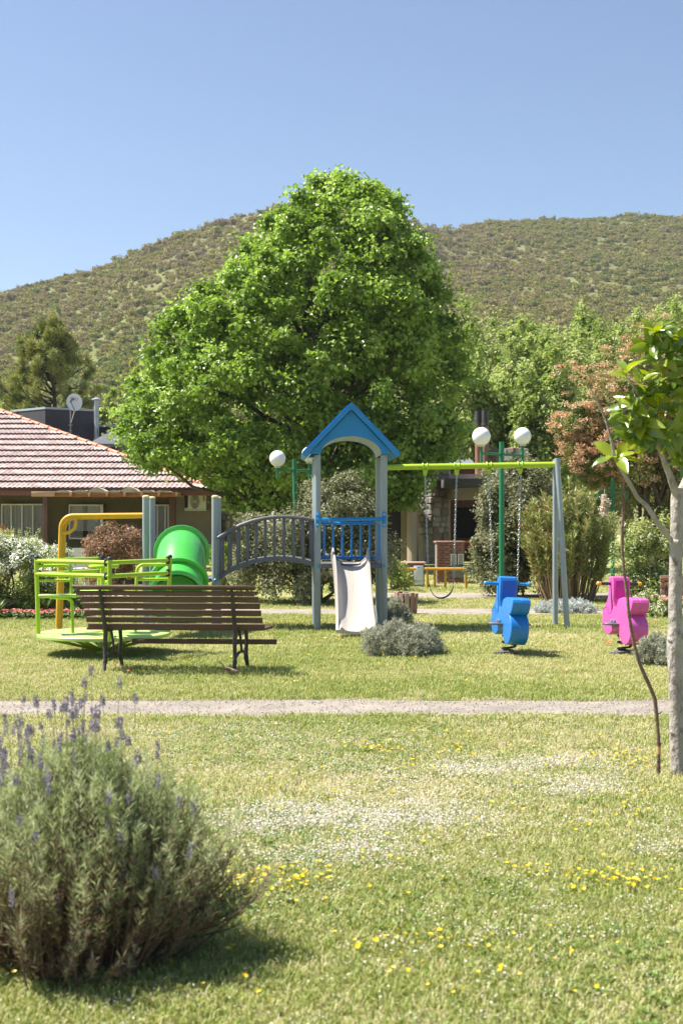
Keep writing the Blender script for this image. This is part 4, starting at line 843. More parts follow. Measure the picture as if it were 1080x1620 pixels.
# --- tower with blue roof
TW = (X(502, 16.8), 16.8); TYAW = math.radians(3.0); TWID, TDEP = 0.885, 0.86
def tw(x, y, z=0.0):
    """tower coordinates (x to the right along the front, y away from the viewer) to the place"""
    c, s = math.cos(TYAW), math.sin(TYAW); return Vector((TW[0] + x * c - y * s, TW[1] + x * s + y * c, z))
def loc_t(t, *p): return tw(*p) - t.location
def play_tower():
    t = thing('play_tower', 'grey and blue play tower with gabled blue roof and cream slide', 'play tower', (TW[0], TW[1], 0), TYAW)
    zp = 2.33; pr = 0.046
    pm_ = MB(); pm_.tube([(0, 0, 0), (0, 0, zp)], pr, 14); me = pm_.mesh('post', post_m)
    for x in (0, TWID):
        for y in (0, TDEP): link('post', me, t, loc=(x, y, 0))
    zf = 0.86; fl = MB()
    fl.box((TWID / 2, TDEP / 2, zf), (TWID - 0.10, TDEP + 0.10, 0.06), bev=0.01); part('platform', fl, grey_m, t)
    # roof: two slabs, gable panels with arch
    zr, ze, ov, y0, y1 = 2.935, 2.30, 0.165, -0.16, TDEP + 0.16
    xm = TWID / 2
    for sgn in (-1, 1):
        r = MB(); xe = xm + sgn * (TWID / 2 + ov); dx, dz = xe - xm, ze - zr; ln = math.hypot(dx, dz); n = Vector((-dz * sgn, 0, dx * sgn)) / ln; a = Vector((xm, y0, zr)); b = Vector((xe, y0, ze)); th = 0.055
        if n.z < 0: n = -n
        r.prism([(0, 0), (1, 0), (1, 1), (0, 1)], a, b - a, n * th, (0, y1 - y0, 0)); r.prism([(0.0, 0), (0.97, 0), (0.97, 1), (0.0, 1)], a + n * (th + 0.0) + Vector((0, 0.03, 0)), b - a, n * 0.02, (0, y1 - y0 - 0.06, 0)); part('roof_slab', r, blue_m, t, smooth=25)
    rc = MB(); rc.prism([(-0.06, -0.04), (0.0, 0.016), (0.06, -0.04), (0.0, -0.10)], (xm, y0 + 0.004, zr + 0.075), (1, 0, 0), (0, 0, 1), (0, y1 - y0 - 0.008, 0)); part('ridge_cap', rc, blue_m, t, smooth=25)
    def gable(y, th):
        g = MB(); zb = 2.345; out = [(-0.10, zb)]; out += [(xm + 0.40 * math.cos(a), zb + 0.235 * math.sin(a)) for a in np.linspace(math.pi, 0, 22)]
        sl = (zr - ze) / (TWID / 2 + ov); out += [(TWID + 0.10, zb), (TWID + 0.02, zr - sl * (TWID / 2 + 0.02) - 0.012), (xm, zr - 0.012), (-0.02, zr - sl * (TWID / 2 + 0.02) - 0.012)]
        g.prism(out, (0, y, 0), (1, 0, 0), (0, 0, 1), (0, th, 0)); part('gable_panel', g, blue_m, t, smooth=25)
    gable(-0.085, 0.035); gable(TDEP + 0.05, 0.035)
    v = MB(); arc = [(xm + 0.402 * math.cos(a), 2.345 + 0.237 * math.sin(a)) for a in np.linspace(math.pi, 0, 22)]; out = arc + [(xm + 0.415 * math.cos(a), 2.345 + 0.25 * math.sin(a)) for a in np.linspace(0, math.pi, 22)]
    v.prism(out, (0, -0.048, 0), (1, 0, 0), (0, 0, 1), (0, TDEP + 0.096, 0)); part('arch_lining', v, pm('pale_grey_liner', (0.36, 0.43, 0.46), 0.5), t, smooth=30)
    # front hand bar with end plates
    b = MB(); b.tube([(-0.01, -0.06, 1.475), (TWID + 0.01, -0.06, 1.485)], 0.026, 10); part('hand_bar', b, blue_m, t)
    for x in (0.0, TWID):
        p = MB(); p.box((x, -0.052, 1.475), (0.055, 0.03, 0.20), bev=0.012)
        po = part('end_plate', p, blue_m, t); bo = MB()
        for dz in (-0.07, 0.07): bo.lathe([(0.016, 0), (0.014, 0.012), (0.0, 0.016)], (x, -0.067, 1.475 + dz), 8, Matrix.Rotation(math.pi / 2, 3, 'X'))
        part('bolts', bo, bpy.data.materials['galvanised_steel'], po)
    # baluster panels at the back and on the right
    def panel(a, b, n, z0=0.945, z1=1.425):
        a, b = Vector(a), Vector(b); f = MB()
        for z in (z0, z1): f.tube([a + Vector((0, 0, z)), b + Vector((0, 0, z))], 0.02, 8)
        fo = part('railing_panel', f, blue_m, t); bb = MB(); bb.tube([(0, 0, z0), (0, 0, z1)], 0.016, 8); me = bb.mesh('baluster', blue_m)
        for i in range(n): link('baluster', me, fo, loc=a.lerp(b, (i + 0.5) / n))
    panel((0.06, TDEP, 0), (TWID - 0.06, TDEP, 0), 6); panel((TWID, 0.06, 0), (TWID, TDEP - 0.06, 0), 5)
    for (x, y, z) in ((0.01, -0.05, 0.86), (TWID, -0.05, 0.86), (TWID + 0.045, 0.02, 0.88)):
        q = MB(); q.lathe([(0.022, 0), (0.022, 0.014), (0.012, 0.026), (0, 0.028)], (x, y, z), 10, Matrix.Rotation(math.pi / 2, 3, 'X')); part('bolt_cap', q, bolt_m, t)
    # small worn lettering running up the rear left post
    lt = MB(); r = random.Random(4)
    for k in range(11):
        z = 1.80 + 0.024 * k; lt.box((-0.003 + r.uniform(-.003, .003), TDEP - 0.047, z), (0.028, 0.006, 0.006)); lt.box((-0.016 + 0.026 * (k % 2), TDEP - 0.047, z + 0.008), (0.006, 0.0062, 0.013))
    part('worn_lettering', lt, pm('pale_lettering', (0.62, 0.66, 0.70), 0.5), t)
    # slide
    w, n = 0.235, 26; sl = MB(); rows = []; prof_y = []
    for i in range(n + 1):
        s = i / n; y = 0.10 - 1.32 * s; z = 0.90 - 0.81 * (0.5 - 0.5 * math.cos(math.pi * min(1, s * 0.93 + 0.02))) ** 0.95
        if s > 0.92: z = max(z, 0.075)
        hw = 0.16 if s > 0.07 else 0.16 - 0.0 * s; ht = 0.10 + 0.10 * math.sin(math.pi * min(1, s + 0.12)) if s > 0.05 else 0.17; ww = w * (1.0 - 0.07 * math.sin(math.pi * s))
        if s < 0.12: ht = 0.2 - 0.4 * s
        if s > 0.9: ht *= (1 - s) / 0.1 * 0.8 + 0.2
        cs = [(-ww - 0.02, -0.01), (-ww - 0.022, ht * 0.6), (-ww - 0.01, ht), (-ww + 0.012, ht), (-ww + 0.02, ht * 0.6), (-ww + 0.05, 0.055), (-ww + 0.10, 0.012), (-0.08, 0), (0, -0.004), (0.08, 0), (ww - 0.10, 0.012), (ww - 0.05, 0.055), (ww - 0.02, ht * 0.6), (ww - 0.012, ht), (ww + 0.01, ht), (ww + 0.022, ht * 0.6), (ww + 0.02, -0.01), (ww - 0.05, -0.03), (0, -0.04), (-ww + 0.05, -0.03)]
        rows.append([(TWID / 2 + a, y, z + b) for a, b in cs])
    m_ = len(rows[0]); vs = [p for r_i in rows for p in r_i]; fs = [(i * m_ + k, i * m_ + (k + 1) % m_, (i + 1) * m_ + (k + 1) % m_, (i + 1) * m_ + k) for i in range(n) for k in range(m_)]
    fs += [tuple(range(m_)), tuple(n * m_ + k for k in range(m_))[::-1]]; sl.add(vs, fs); so_ = part('slide', sl, slide_m, t, smooth=50)
    gr = MB(); gr.tube([(TWID / 2, rows[i][8][1], rows[i][8][2] + 0.001) for i in range(3, n - 1)], 0.003, 4); part('centre_seam', gr, pm('seam_grey', (0.45, 0.41, 0.37), 0.5), so_)
    lp = MB(); lp.tube([(TWID / 2 - 0.19, -0.02, 0.955), (TWID / 2 - 0.10, -0.10, 0.885), (TWID / 2, -0.13, 0.862), (TWID / 2 + 0.10, -0.10, 0.885), (TWID / 2 + 0.19, -0.02, 0.955)], 0.006, 6); part('lip_groove', lp, grey_m, so_)
    return t
play_tower()

# --- arched bridge between the towers
def arch_bridge():
    t = thing('arch_bridge', 'slate grey arched bridge with balusters joining the two towers', 'bridge', (0, 0, 0))
    d = 16.8; xa, xb = X(347, d), X(497, d)
    def zc(x, pts):
        return float(np.interp(x, [p[0] for p in pts], [p[1] for p in pts]))
    topp = [(X(px, d), Z(py, d)) for px, py in ((345, 851), (362, 840), (380, 831), (400, 824), (420, 819.5), (440, 817.5), (460, 817.5), (480, 819.5), (498, 823))]
    botp = [(X(px, d), Z(py, d)) for px, py in ((347, 914), (362, 903), (380, 895), (400, 888.5), (420, 885), (440, 883.5), (460, 884.5), (480, 888), (498, 893))]
    for yy in (0.0, 0.80):
        def pt(x, z): return Vector((x - 0.045 * yy / 0.8, d + yy, z))
        r = MB(); r.tube([pt(*p) for p in topp], 0.024, 10); ro = part('top_rail', r, grey_m, t)
        b = MB()
        for i in range(len(botp) - 1):
            pass
        b.prism([(x, z + 0.03) for x, z in botp] + [(x, z - 0.035) for x, z in botp[::-1]], pt(0, 0) , (1, 0, 0), (0, 0, 1), (0, 0.05, 0)); part('side_beam', b, grey_m, t)
        for k, px in enumerate((349, 362, 376, 390.5, 405, 419.5, 434, 449.5, 464.5, 479.5, 494)):
            x = X(px, d); q = MB(); z0, z1 = zc(x, botp) + 0.02, zc(x, topp) - 0.01; p = pt(x, (z0 + z1) / 2); q.box((p.x, p.y + 0.025, p.z), (0.036, 0.03, z1 - z0), bev=0.006); part('baluster', q, grey_m, t)
    pl = MB(); pl.box((0, 0.45, 0), (0.108, 0.74, 0.03), bev=0.006); me = pl.mesh('deck_plank', grey_m); n = 11
    for k in range(n):
        x = xa + (xb - xa) * (k + 0.5) / n; z = zc(x, botp); sl = math.atan2(zc(x + 0.05, botp) - zc(x - 0.05, botp), 0.1); link('deck_plank', me, t, loc=(x - 0.02, d - 0.02, z + 0.015), rot=(0, -sl, 0))
arch_bridge()

# --- left tower with green tube slide
def tube_tower():
    d = 16.8; xo = X(231, d); t = thing('tube_slide_tower', 'low grey posted tower with bright green tube slide behind the bench', 'play tower', (xo, d, 0), TYAW)
    wd = X(340, d) - xo; zp = Z(787, d); p = MB(); p.tube([(0, 0, 0), (0, 0, zp)], 0.046, 14); me = p.mesh('post', post_m); c = MB(); c.lathe([(0.049, 0), (0.049, 0.02), (0.03, 0.035), (0, 0.038)], n=14); mc = c.mesh('post_cap', cap_m)
    for x in (0, wd):
        for y in (0, 0.84): po = link('post', me, t, loc=(x, y, 0)); link('post_cap', mc, po, loc=(0, 0, zp - 0.005))
    zf = Z(918, d); f = MB(); f.box((wd / 2, 0.42, zf), (wd - 0.1, 0.92, 0.05), bev=0.01); part('platform', f, grey_m, t)
    b = MB(); b.tube([(0, 0, zf + 0.02), (wd, 0, zf + 0.02)], 0.015, 8); part('cross_bar', b, post_m, t)
    for x in (0, wd):
        q = MB(); q.lathe([(0.024, 0), (0.024, 0.014), (0.012, 0.028), (0, 0.03)], (x + 0.005, -0.05, zf), 10, Matrix.Rotation(math.pi / 2, 3, 'X')); part('bolt_cap', q, bolt_m, t)
    # tube: centre line runs towards the viewer and down
    xc = X(285, 16.6) - xo; cl = []
    for i in range(29):
        s = i / 28; cl.append(Vector((xc + 0.03 * s, -0.06 - 1.22 * s, 1.035 - 0.555 * (0.5 - 0.5 * math.cos(math.pi * s)))))
    tb = MB(); R_ = 0.315; n = 32
    tb.tube(cl, R_, n, caps=False); tb.tube(cl[::-1], R_ - 0.012, n, caps=False); to = part('tube', tb, green_m, t, smooth=60)
    def flange(i, r0=R_ + 0.003, r1=0.372, th=0.022):
        a = cl[max(i - 1, 0)]; bq = cl[min(i + 1, len(cl) - 1)]; R = (bq - a).to_track_quat('Z', 'Y').to_matrix(); m = MB()
        m.lathe([(r0, -th), (r1 - 0.008, -th), (r1, -th + 0.006), (r1, th - 0.006), (r1 - 0.008, th), (r0, th), (r0, -th)], cl[i], 36, R); part('flange', m, green_m, t, smooth=40)
        bt = MB(); 
        for k in range(8):
            ang = k * 0.785 + 0.2; pp = cl[i] + R @ Vector((math.cos(ang) * 0.345, math.sin(ang) * 0.345, -th)); bt.lathe([(0.016, 0), (0.014, 0.014), (0, 0.018)], pp, 8, R @ Matrix.Rotation(math.pi, 3, 'X'))
        return bt
    bt = flange(1); b2 = flange(16); part('flange_bolts', b2, bolt_m, t); flange(27)
    sm = MB(); sm.tube([cl[i] + Vector((0, 0, R_ + 0.001)) if i < 2 else cl[i] + ((cl[i] - cl[i - 1]).normalized().cross(Vector((1, 0, 0)))) * -(R_ + 0.001) for i in range(2, 15)], 0.004, 4); part('moulding_seam', sm, green_m, to)
tube_tower()

# --- yellow overhead bar
def yellow_bar():
    d = 16.85; x0 = X(91.5, d); t = thing('overhead_bar', 'bent yellow pipe frame running from the ground to the left grey post', 'climbing bar', (x0, d, 0))
    x1 = X(97, d) - x0; xe = X(227, d) - x0; zt = Z(816, d)
    arc = [(x1 + 0.16 - 0.16 * math.cos(a), 0, zt - 0.16 + 0.16 * math.sin(a)) for a in np.linspace(0, math.pi / 2, 9)]
    for k, yy in enumerate((0.0, 0.09)):
        b = MB(); b.tube([(0.012 * k, yy, 0)] + [(a + 0.022 * k, yy, c - 0.02 * k) for a, _, c in arc] + [(xe, yy, zt + 0.01 - 0.012 * k)], 0.031, 12); part('pipe', b, yel, t, smooth=60)
    l = MB(); z0 = zt - 0.20; l.tube([(x1 + 0.02, -0.01, z0 - 0.03)] + [(x1 + 0.05 + 0.15 * math.sin(a), -0.01, z0 + 0.10 - 0.13 * math.cos(a)) for a in np.linspace(0, math.pi / 2, 7)] + [(x1 + 0.20, -0.01, zt - 0.02)], 0.022, 10); part('brace_loop', l, yel, t, smooth=60)
yellow_bar()

# --- swing frame and swings
SWD = 17.25
def swing_frame():
    t = thing('swing_stand', 'lime beam swing frame between the tower and grey A shaped legs', 'swing frame', (0, 0, 0))
    bz0, bz1 = Z(739.3, SWD), Z(735, SWD); x0, x1 = X(611, SWD), X(883, SWD)
    b = MB(); b.tube([(x0, SWD, bz0), (x1, SWD, bz1)], 0.040, 14); part('beam', b, lime, t)
    apex = P(880, 727, SWD); 
    l1 = MB(); l1.tube([P(878, 727, SWD + 0.02), Vector((X(877.6, 17.5), 17.5, 0))], 0.039, 12); part('leg', l1, post_m, t)
    l2 = MB(); l2.tube([P(880.5, 725, SWD - 0.02), Vector((X(896.5, 17.06), 17.06, 0))], 0.039, 12); part('leg', l2, post_m, t)
    for px in (672, 722, 773, 822):
        x = X(px, SWD); z = bz0 + (bz1 - bz0) * (x - x0) / (x1 - x0); c = MB()
        for dx in (-0.03, 0.03): c.tube([(x + dx, SWD + 0.047 * math.cos(a), z + 0.047 * math.sin(a)) for a in np.linspace(0, 6.283, 15)[:-1]], 0.009, 6, closed=True)
        c.prism([(-0.032, -0.045), (0.032, -0.045), (0.028, -0.10), (0.012, -0.125), (-0.012, -0.125), (-0.028, -0.10)], (x, SWD - 0.02, z), (1, 0, 0), (0, 0, 1), (0, 0.04, 0)); part('hanger', c, lime, t)
swing_frame()
def swing():
    zt = Z(751, SWD); xl0, xr0, xl1, xr1 = X(672, SWD), X(722, SWD), X(676.5, SWD), X(717, SWD); z1, z2 = Z(897, SWD), Z(921, SWD); xm = X(697, SWD)
    t = thing('swing', 'belt swing with black sling seat hanging on chains left of the green lamp post', 'swing', (xm, SWD, Z(946, SWD)), group='belt swings on the lime beam'); o = Vector(t.location)
    for a, b in (((xl0, zt), (xl1, z1)), ((xr0, zt), (xr1, z2))):
        ch = MB(); A, B = Vector((a[0], SWD, a[1])) - o, Vector((b[0], SWD, b[1])) - o; n = int((A - B).length / 0.034); dr = (B - A).normalized(); sd = Vector((0, 1, 0)); sd2 = dr.cross(sd).normalized()
        for k in range(n):
            c = A.lerp(B, (k + 0.5) / n); w_ = sd if k % 2 else sd2; ch.tube([c + dr * 0.021 * math.cos(q) + w_ * 0.0115 * math.sin(q) for q in np.linspace(0, 6.283, 9)[:-1]], 0.0042, 4, closed=True)
        part('chain', ch, chain_m, t)
    zb = Z(945.5, SWD); bt = MB(); n = 20; pts = []
    for i in range(n + 1):
        s = i / n; x = xl1 + (xr1 - xl1) * (0.5 - 0.5 * math.cos(math.pi * s)); za = z1 * (1 - s) + z2 * s; k = math.sin(math.pi * s) ** 0.75; z = za - (za - zb) * k; pts.append((x - o.x, z - o.z))
    hw = 0.065; vs = []
    for i, (x, z) in enumerate(pts): q = hw * (0.4 + 0.6 * min(1, 4 * min(i, n - i) / n)); vs += [(x, -q, z), (x, q, z), (x, q, z - 0.014), (x, -q, z - 0.014)]
    fs = [(i * 4 + k, i * 4 + (k + 1) % 4, i * 4 + 4 + (k + 1) % 4, i * 4 + 4 + k) for i in range(n) for k in range(4)] + [(0, 1, 2, 3), (n * 4 + 3, n * 4 + 2, n * 4 + 1, n * 4)]
    bt.add(vs, fs); part('sling_seat', bt, blk, t, smooth=50)
    c = copy_tree(t); c.location.x += X(773, SWD) - X(672, SWD); c['label'] = 'second belt swing on the lime beam, its chains either side of the green lamp post'
swing()

# --- spring riders
def helix(mb, r, z0, z1, turns, rad, n=16):
    m = int(turns * n); mb.tube([(r * math.cos(2 * math.pi * i / n), r * math.sin(2 * math.pi * i / n), z0 + (z1 - z0) * i / m) for i in range(m + 1)], rad, 7)
def spring_rider(label, loc, yaw, roll, col, colin, handle_m, tip_m, zspring):
    t = thing('spring_rider', label, 'spring rider', loc, yaw, 'scooter shaped spring riders'); t.rotation_euler = (0, roll, yaw)
    body = pm(label.split()[0] + '_polyethylene', col, 0.36, 0.13, 3, col2=[min(1, c * 0.85 + 0.05) for c in col], c2amt=0.33, c2scale=8, bump=0.06, bscale=25); wd = 0.20
    prof = []
    def arc(cx, cz, r, a0, a1, n): prof.extend([(cx + r * math.cos(math.radians(a)), cz + r * math.sin(math.radians(a))) for a in np.linspace(a0, a1, n)])
    # side outline, u from tail (0) to nose, z up
    arc(0.185, 0.300, 0.17, 118, 300, 16)              # rear wheel lobe: back and underside
    prof += [(0.33, 0.215), (0.38, 0.265), (0.46, 0.265)]
    arc(0.64, 0.365, 0.165, 225, 390, 12)              # front fender
    prof += [(0.735, 0.515), (0.68, 0.56), (0.645, 0.62), (0.635, 0.80), (0.62, 0.835), (0.58, 0.845), (0.525, 0.835), (0.505, 0.80), (0.50, 0.60), (0.492, 0.545), (0.475, 0.515), (0.44, 0.51), (0.405, 0.53), (0.38, 0.59), (0.35, 0.612), (0.25, 0.634), (0.05, 0.632), (0.012, 0.618), (0.0, 0.59), (0.012, 0.53), (0.05, 0.478)]
    uo = 0.40; mb = MB(); bm = bmesh.new(); vs = [bm.verts.new((-wd / 2, u - uo, z)) for u, z in prof]; f = bm.faces.new(vs); ex = bmesh.ops.extrude_face_region(bm, geom=[f]); bmesh.ops.translate(bm, vec=(wd, 0, 0), verts=[g for g in ex['geom'] if isinstance(g, bmesh.types.BMVert)])
    rim = [e for e in bm.edges if abs(e.verts[0].co.x - e.verts[1].co.x) < 1e-6]; bmesh.ops.bevel(bm, geom=rim, offset=0.014, segments=3, profile=0.6, affect='EDGES', clamp_overlap=True)
    bmesh.ops.triangulate(bm, faces=[f_ for f_ in bm.faces if len(f_.verts) > 4]); me = bpy.data.meshes.new('body'); bmesh.ops.recalc_face_normals(bm, faces=list(bm.faces)); bm.to_mesh(me); bm.free(); me.materials.append(body)
    me.polygons.foreach_set('use_smooth', [True] * len(me.polygons)); me.set_sharp_from_angle(angle=math.radians(32)); bo = link('body', me, t)
    pn = MB(); pn.box((0, 0.498 - uo, 0.705), (wd - 0.05, 0.012, 0.20), bev=0.004); part('dash_panel', pn, pm(label.split()[0] + '_inset', colin, 0.4, 0.08), bo)
    sm = MB()
    for sx in (-1, 1): sm.tube([(sx * (wd / 2 + 0.001), u - uo, z) for u, z in ((0.80, 0.44), (0.72, 0.50), (0.64, 0.50), (0.62, 0.44), (0.55, 0.44), (0.54, 0.50), (0.50, 0.53))], 0.003, 4); sm.tube([(sx * (wd / 2 + 0.001), u - uo, z) for u, z in ((0.555, 0.80), (0.55, 0.60), (0.52, 0.46))], 0.003, 4)
    part('moulded_groove', sm, bpy.data.materials[label.split()[0] + '_inset'], bo)
    ms = MB(); tail = [(u - uo - 0.0005, z) for u, z in prof if u < 0.12]; tail = [q for q in tail if q[0] + uo < 0.12]; tail.sort(key=lambda q: q[1]); ms.tube([(0.0, u, z) for u, z in tail], 0.0022, 4); part('moulding_seam', ms, body, bo)
    fp = MB(); fp.lathe([(0.235, 0), (0.24, 0.006), (0.24, 0.018), (0.235, 0.024), (0, 0.024)], (0, 0.43 - uo, 0.322), 28, Matrix.Diagonal((1.0, 0.52, 1.0))); part('foot_plate', fp, grey_m, t)
    bt = MB()
    for sx in (-1, 1):
        for q in (0.42, 0.48): bt.box((sx * (wd / 2 + 0.016), q - uo, 0.362), (0.03, 0.022, 0.03), bev=0.004)
    part('brackets', bt, bpy.data.materials['galvanised_steel'], t)
    hb = MB(); hb.tube([(-0.25, 0.57 - uo, 0.765), (0.25, 0.57 - uo, 0.765)], 0.017, 10); ho = part('handlebar', hb, handle_m, t)
    for sx in (-1, 1):
        g = MB(); g.tube([(sx * 0.215, 0.57 - uo, 0.765), (sx * 0.25, 0.57 - uo, 0.765), (sx * 0.262, 0.57 - uo, 0.765)], [0.022, 0.024, 0.015], 10); part('grip_end', g, tip_m, ho)
    sp = MB(); helix(sp, 0.072, 0.035, 0.285, 3.6, 0.0125); part('spring', sp, blk, t, smooth=70)
    bp = MB(); bp.box((0.0, 0, 0.022), (0.34, 0.06, 0.018), bev=0.004); bp.box((0, 0.0, 0.038), (0.18, 0.18, 0.014), bev=0.004); bp.box((-0.13, 0, 0.012), (0.06, 0.10, 0.02)); part('base_plate', bp, pm('grey_steel_plate', (0.14, 0.135, 0.13), 0.6) if 'grey_steel_plate' not in bpy.data.materials else bpy.data.materials['grey_steel_plate'], t)
    return t
spring_rider('blue scooter shaped spring rider with blue handlebar', (X(804, 13.75), 13.75, 0), math.radians(9), math.radians(2.5), (0.012, 0.17, 0.50), (0.006, 0.09, 0.40), blue_m, pm('light_blue_grip', (0.05, 0.30, 0.60), 0.4), 0.28)
spring_rider('pink scooter shaped spring rider with black handlebar and orange grip ends', (X(987, 13.75), 13.75, 0), math.radians(11), math.radians(1), (0.60, 0.10, 0.36), (0.50, 0.008, 0.27), blk, pm('orange_grip', (0.8, 0.35, 0.02), 0.4), 0.28)

# --- carousel
def carousel():
    d = 13.75; t = thing('carousel', 'lime green playground roundabout with seats and rails behind the bench', 'roundabout', (X(165, d), d, 0)); Rr = 0.715
    p = MB(); p.lathe([(0.0, 0.205), (Rr - 0.01, 0.205), (Rr, 0.212), (Rr, 0.238), (Rr - 0.008, 0.245), (0.0, 0.245)], n=48); part('platform', p, pm('pale_lime_plate', (0.38, 0.54, 0.14), 0.45, 0.1, 4), t)
    h = MB(); h.lathe([(0.085, 0.0), (0.085, 0.03), (0.062, 0.035), (0.062, 0.205)], n=20); part('hub', h, lime, t)
    rb = MB(); rb.tube([(0.06, 0, 0.055), (Rr - 0.05, 0, 0.205)], 0.014, 8); me = rb.mesh('strut', pm('shaded_lime', (0.30, 0.48, 0.02), 0.4) if False else lime)
    for k in range(10): link('strut', me, t, rot=(0, 0, k * 0.628 + 0.2))
    st = MB(); st.tube([(0, 0, 0.245), (0, 0, 0.955)], 0.028, 10); so_ = part('wheel_stem', st, lime, t)
    wh = MB(); wh.lathe([(0, 0.945), (0.155, 0.945), (0.162, 0.955), (0.162, 0.97), (0.155, 0.98), (0, 0.98)], n=28); part('hand_wheel', wh, lime, t)
    zt = 1.045; angs = [15, 105, 195, 285]
    for a in angs:
        ca, sa = math.cos(math.radians(a)), math.sin(math.radians(a)); R = Matrix.Rotation(math.radians(a), 3, 'Z')
        def q(r, tt, z): return R @ Vector((r, tt, z))
        po = MB(); po.tube([q(Rr - 0.02, 0, 0.24), q(Rr - 0.0, 0, zt + 0.01)], 0.024, 10); pp = part('post', po, lime, t)
        kn = MB(); kn.lathe([(0.027, 0), (0.026, 0.02), (0.012, 0.034), (0, 0.036)], q(Rr, 0, zt + 0.008), 10); part('post_cap', kn, blk, pp)
        ri = Rr - 0.36; ar = MB(); arc = [q(ri + 0.07 - 0.07 * math.sin(b), 0, 0.905 + 0.07 * math.cos(b) - 0.0) for b in np.linspace(0, math.pi / 2, 6)]
        ar.tube([q(Rr - 0.02, 0, 0.975)] + arc + [q(ri - 0.012, 0, 0.66)], 0.018, 8); ar.tube([q(Rr - 0.02, 0, 0.815), q(ri, 0, 0.815)], 0.016, 8); part('armrest', ar, lime, t, smooth=60)
        se = MB(); se.box(q(Rr - 0.235, 0.10, 0.66), (0.43, 0.24, 0.022), rot=Euler((0, 0, math.radians(a))), bev=0.006); se_o = part('seat', se, bpy.data.materials['pale_lime_plate'], t)
        sb = MB(); sb.tube([q(Rr - 0.02, 0, 0.645), q(Rr - 0.42, 0, 0.645)], 0.02, 8); part('seat_bar', sb, lime, se_o)
        lg = MB(); lg.tube([q(Rr - 0.15, 0, 0.635)] + [q(ri + 0.06 - 0.075 * math.sin(b), 0, 0.565 + 0.06 * math.cos(b)) for b in np.linspace(0, math.pi / 2, 6)] + [q(ri - 0.02, 0, 0.245)], 0.018, 8); part('seat_leg', lg, lime, t, smooth=60)
        bl = MB()
        for z in (zt - 0.02, 0.885, 0.645): bl.lathe([(0.0, -0.045), (0.018, -0.04), (0.026, -0.025), (0.026, 0.025), (0.018, 0.04), (0, 0.045)], q(Rr - 0.03, -0.03, z), 10)
        part('clamp', bl, blk, t)
    for i, (a, b) in enumerate(((15, 105), (105, 195), (195, 285), (285, 375))):
        if i == 0: continue
        A, B = [Vector((Rr * math.cos(math.radians(k)), Rr * math.sin(math.radians(k)), 0)) for k in (a, b)]
        for z, r in ((zt - 0.02, 0.024), (0.885, 0.024)):
            r_b = MB(); r_b.tube([A + Vector((0, 0, z)), B + Vector((0, 0, z))], r, 10); part('rail', r_b, lime, t)
carousel()

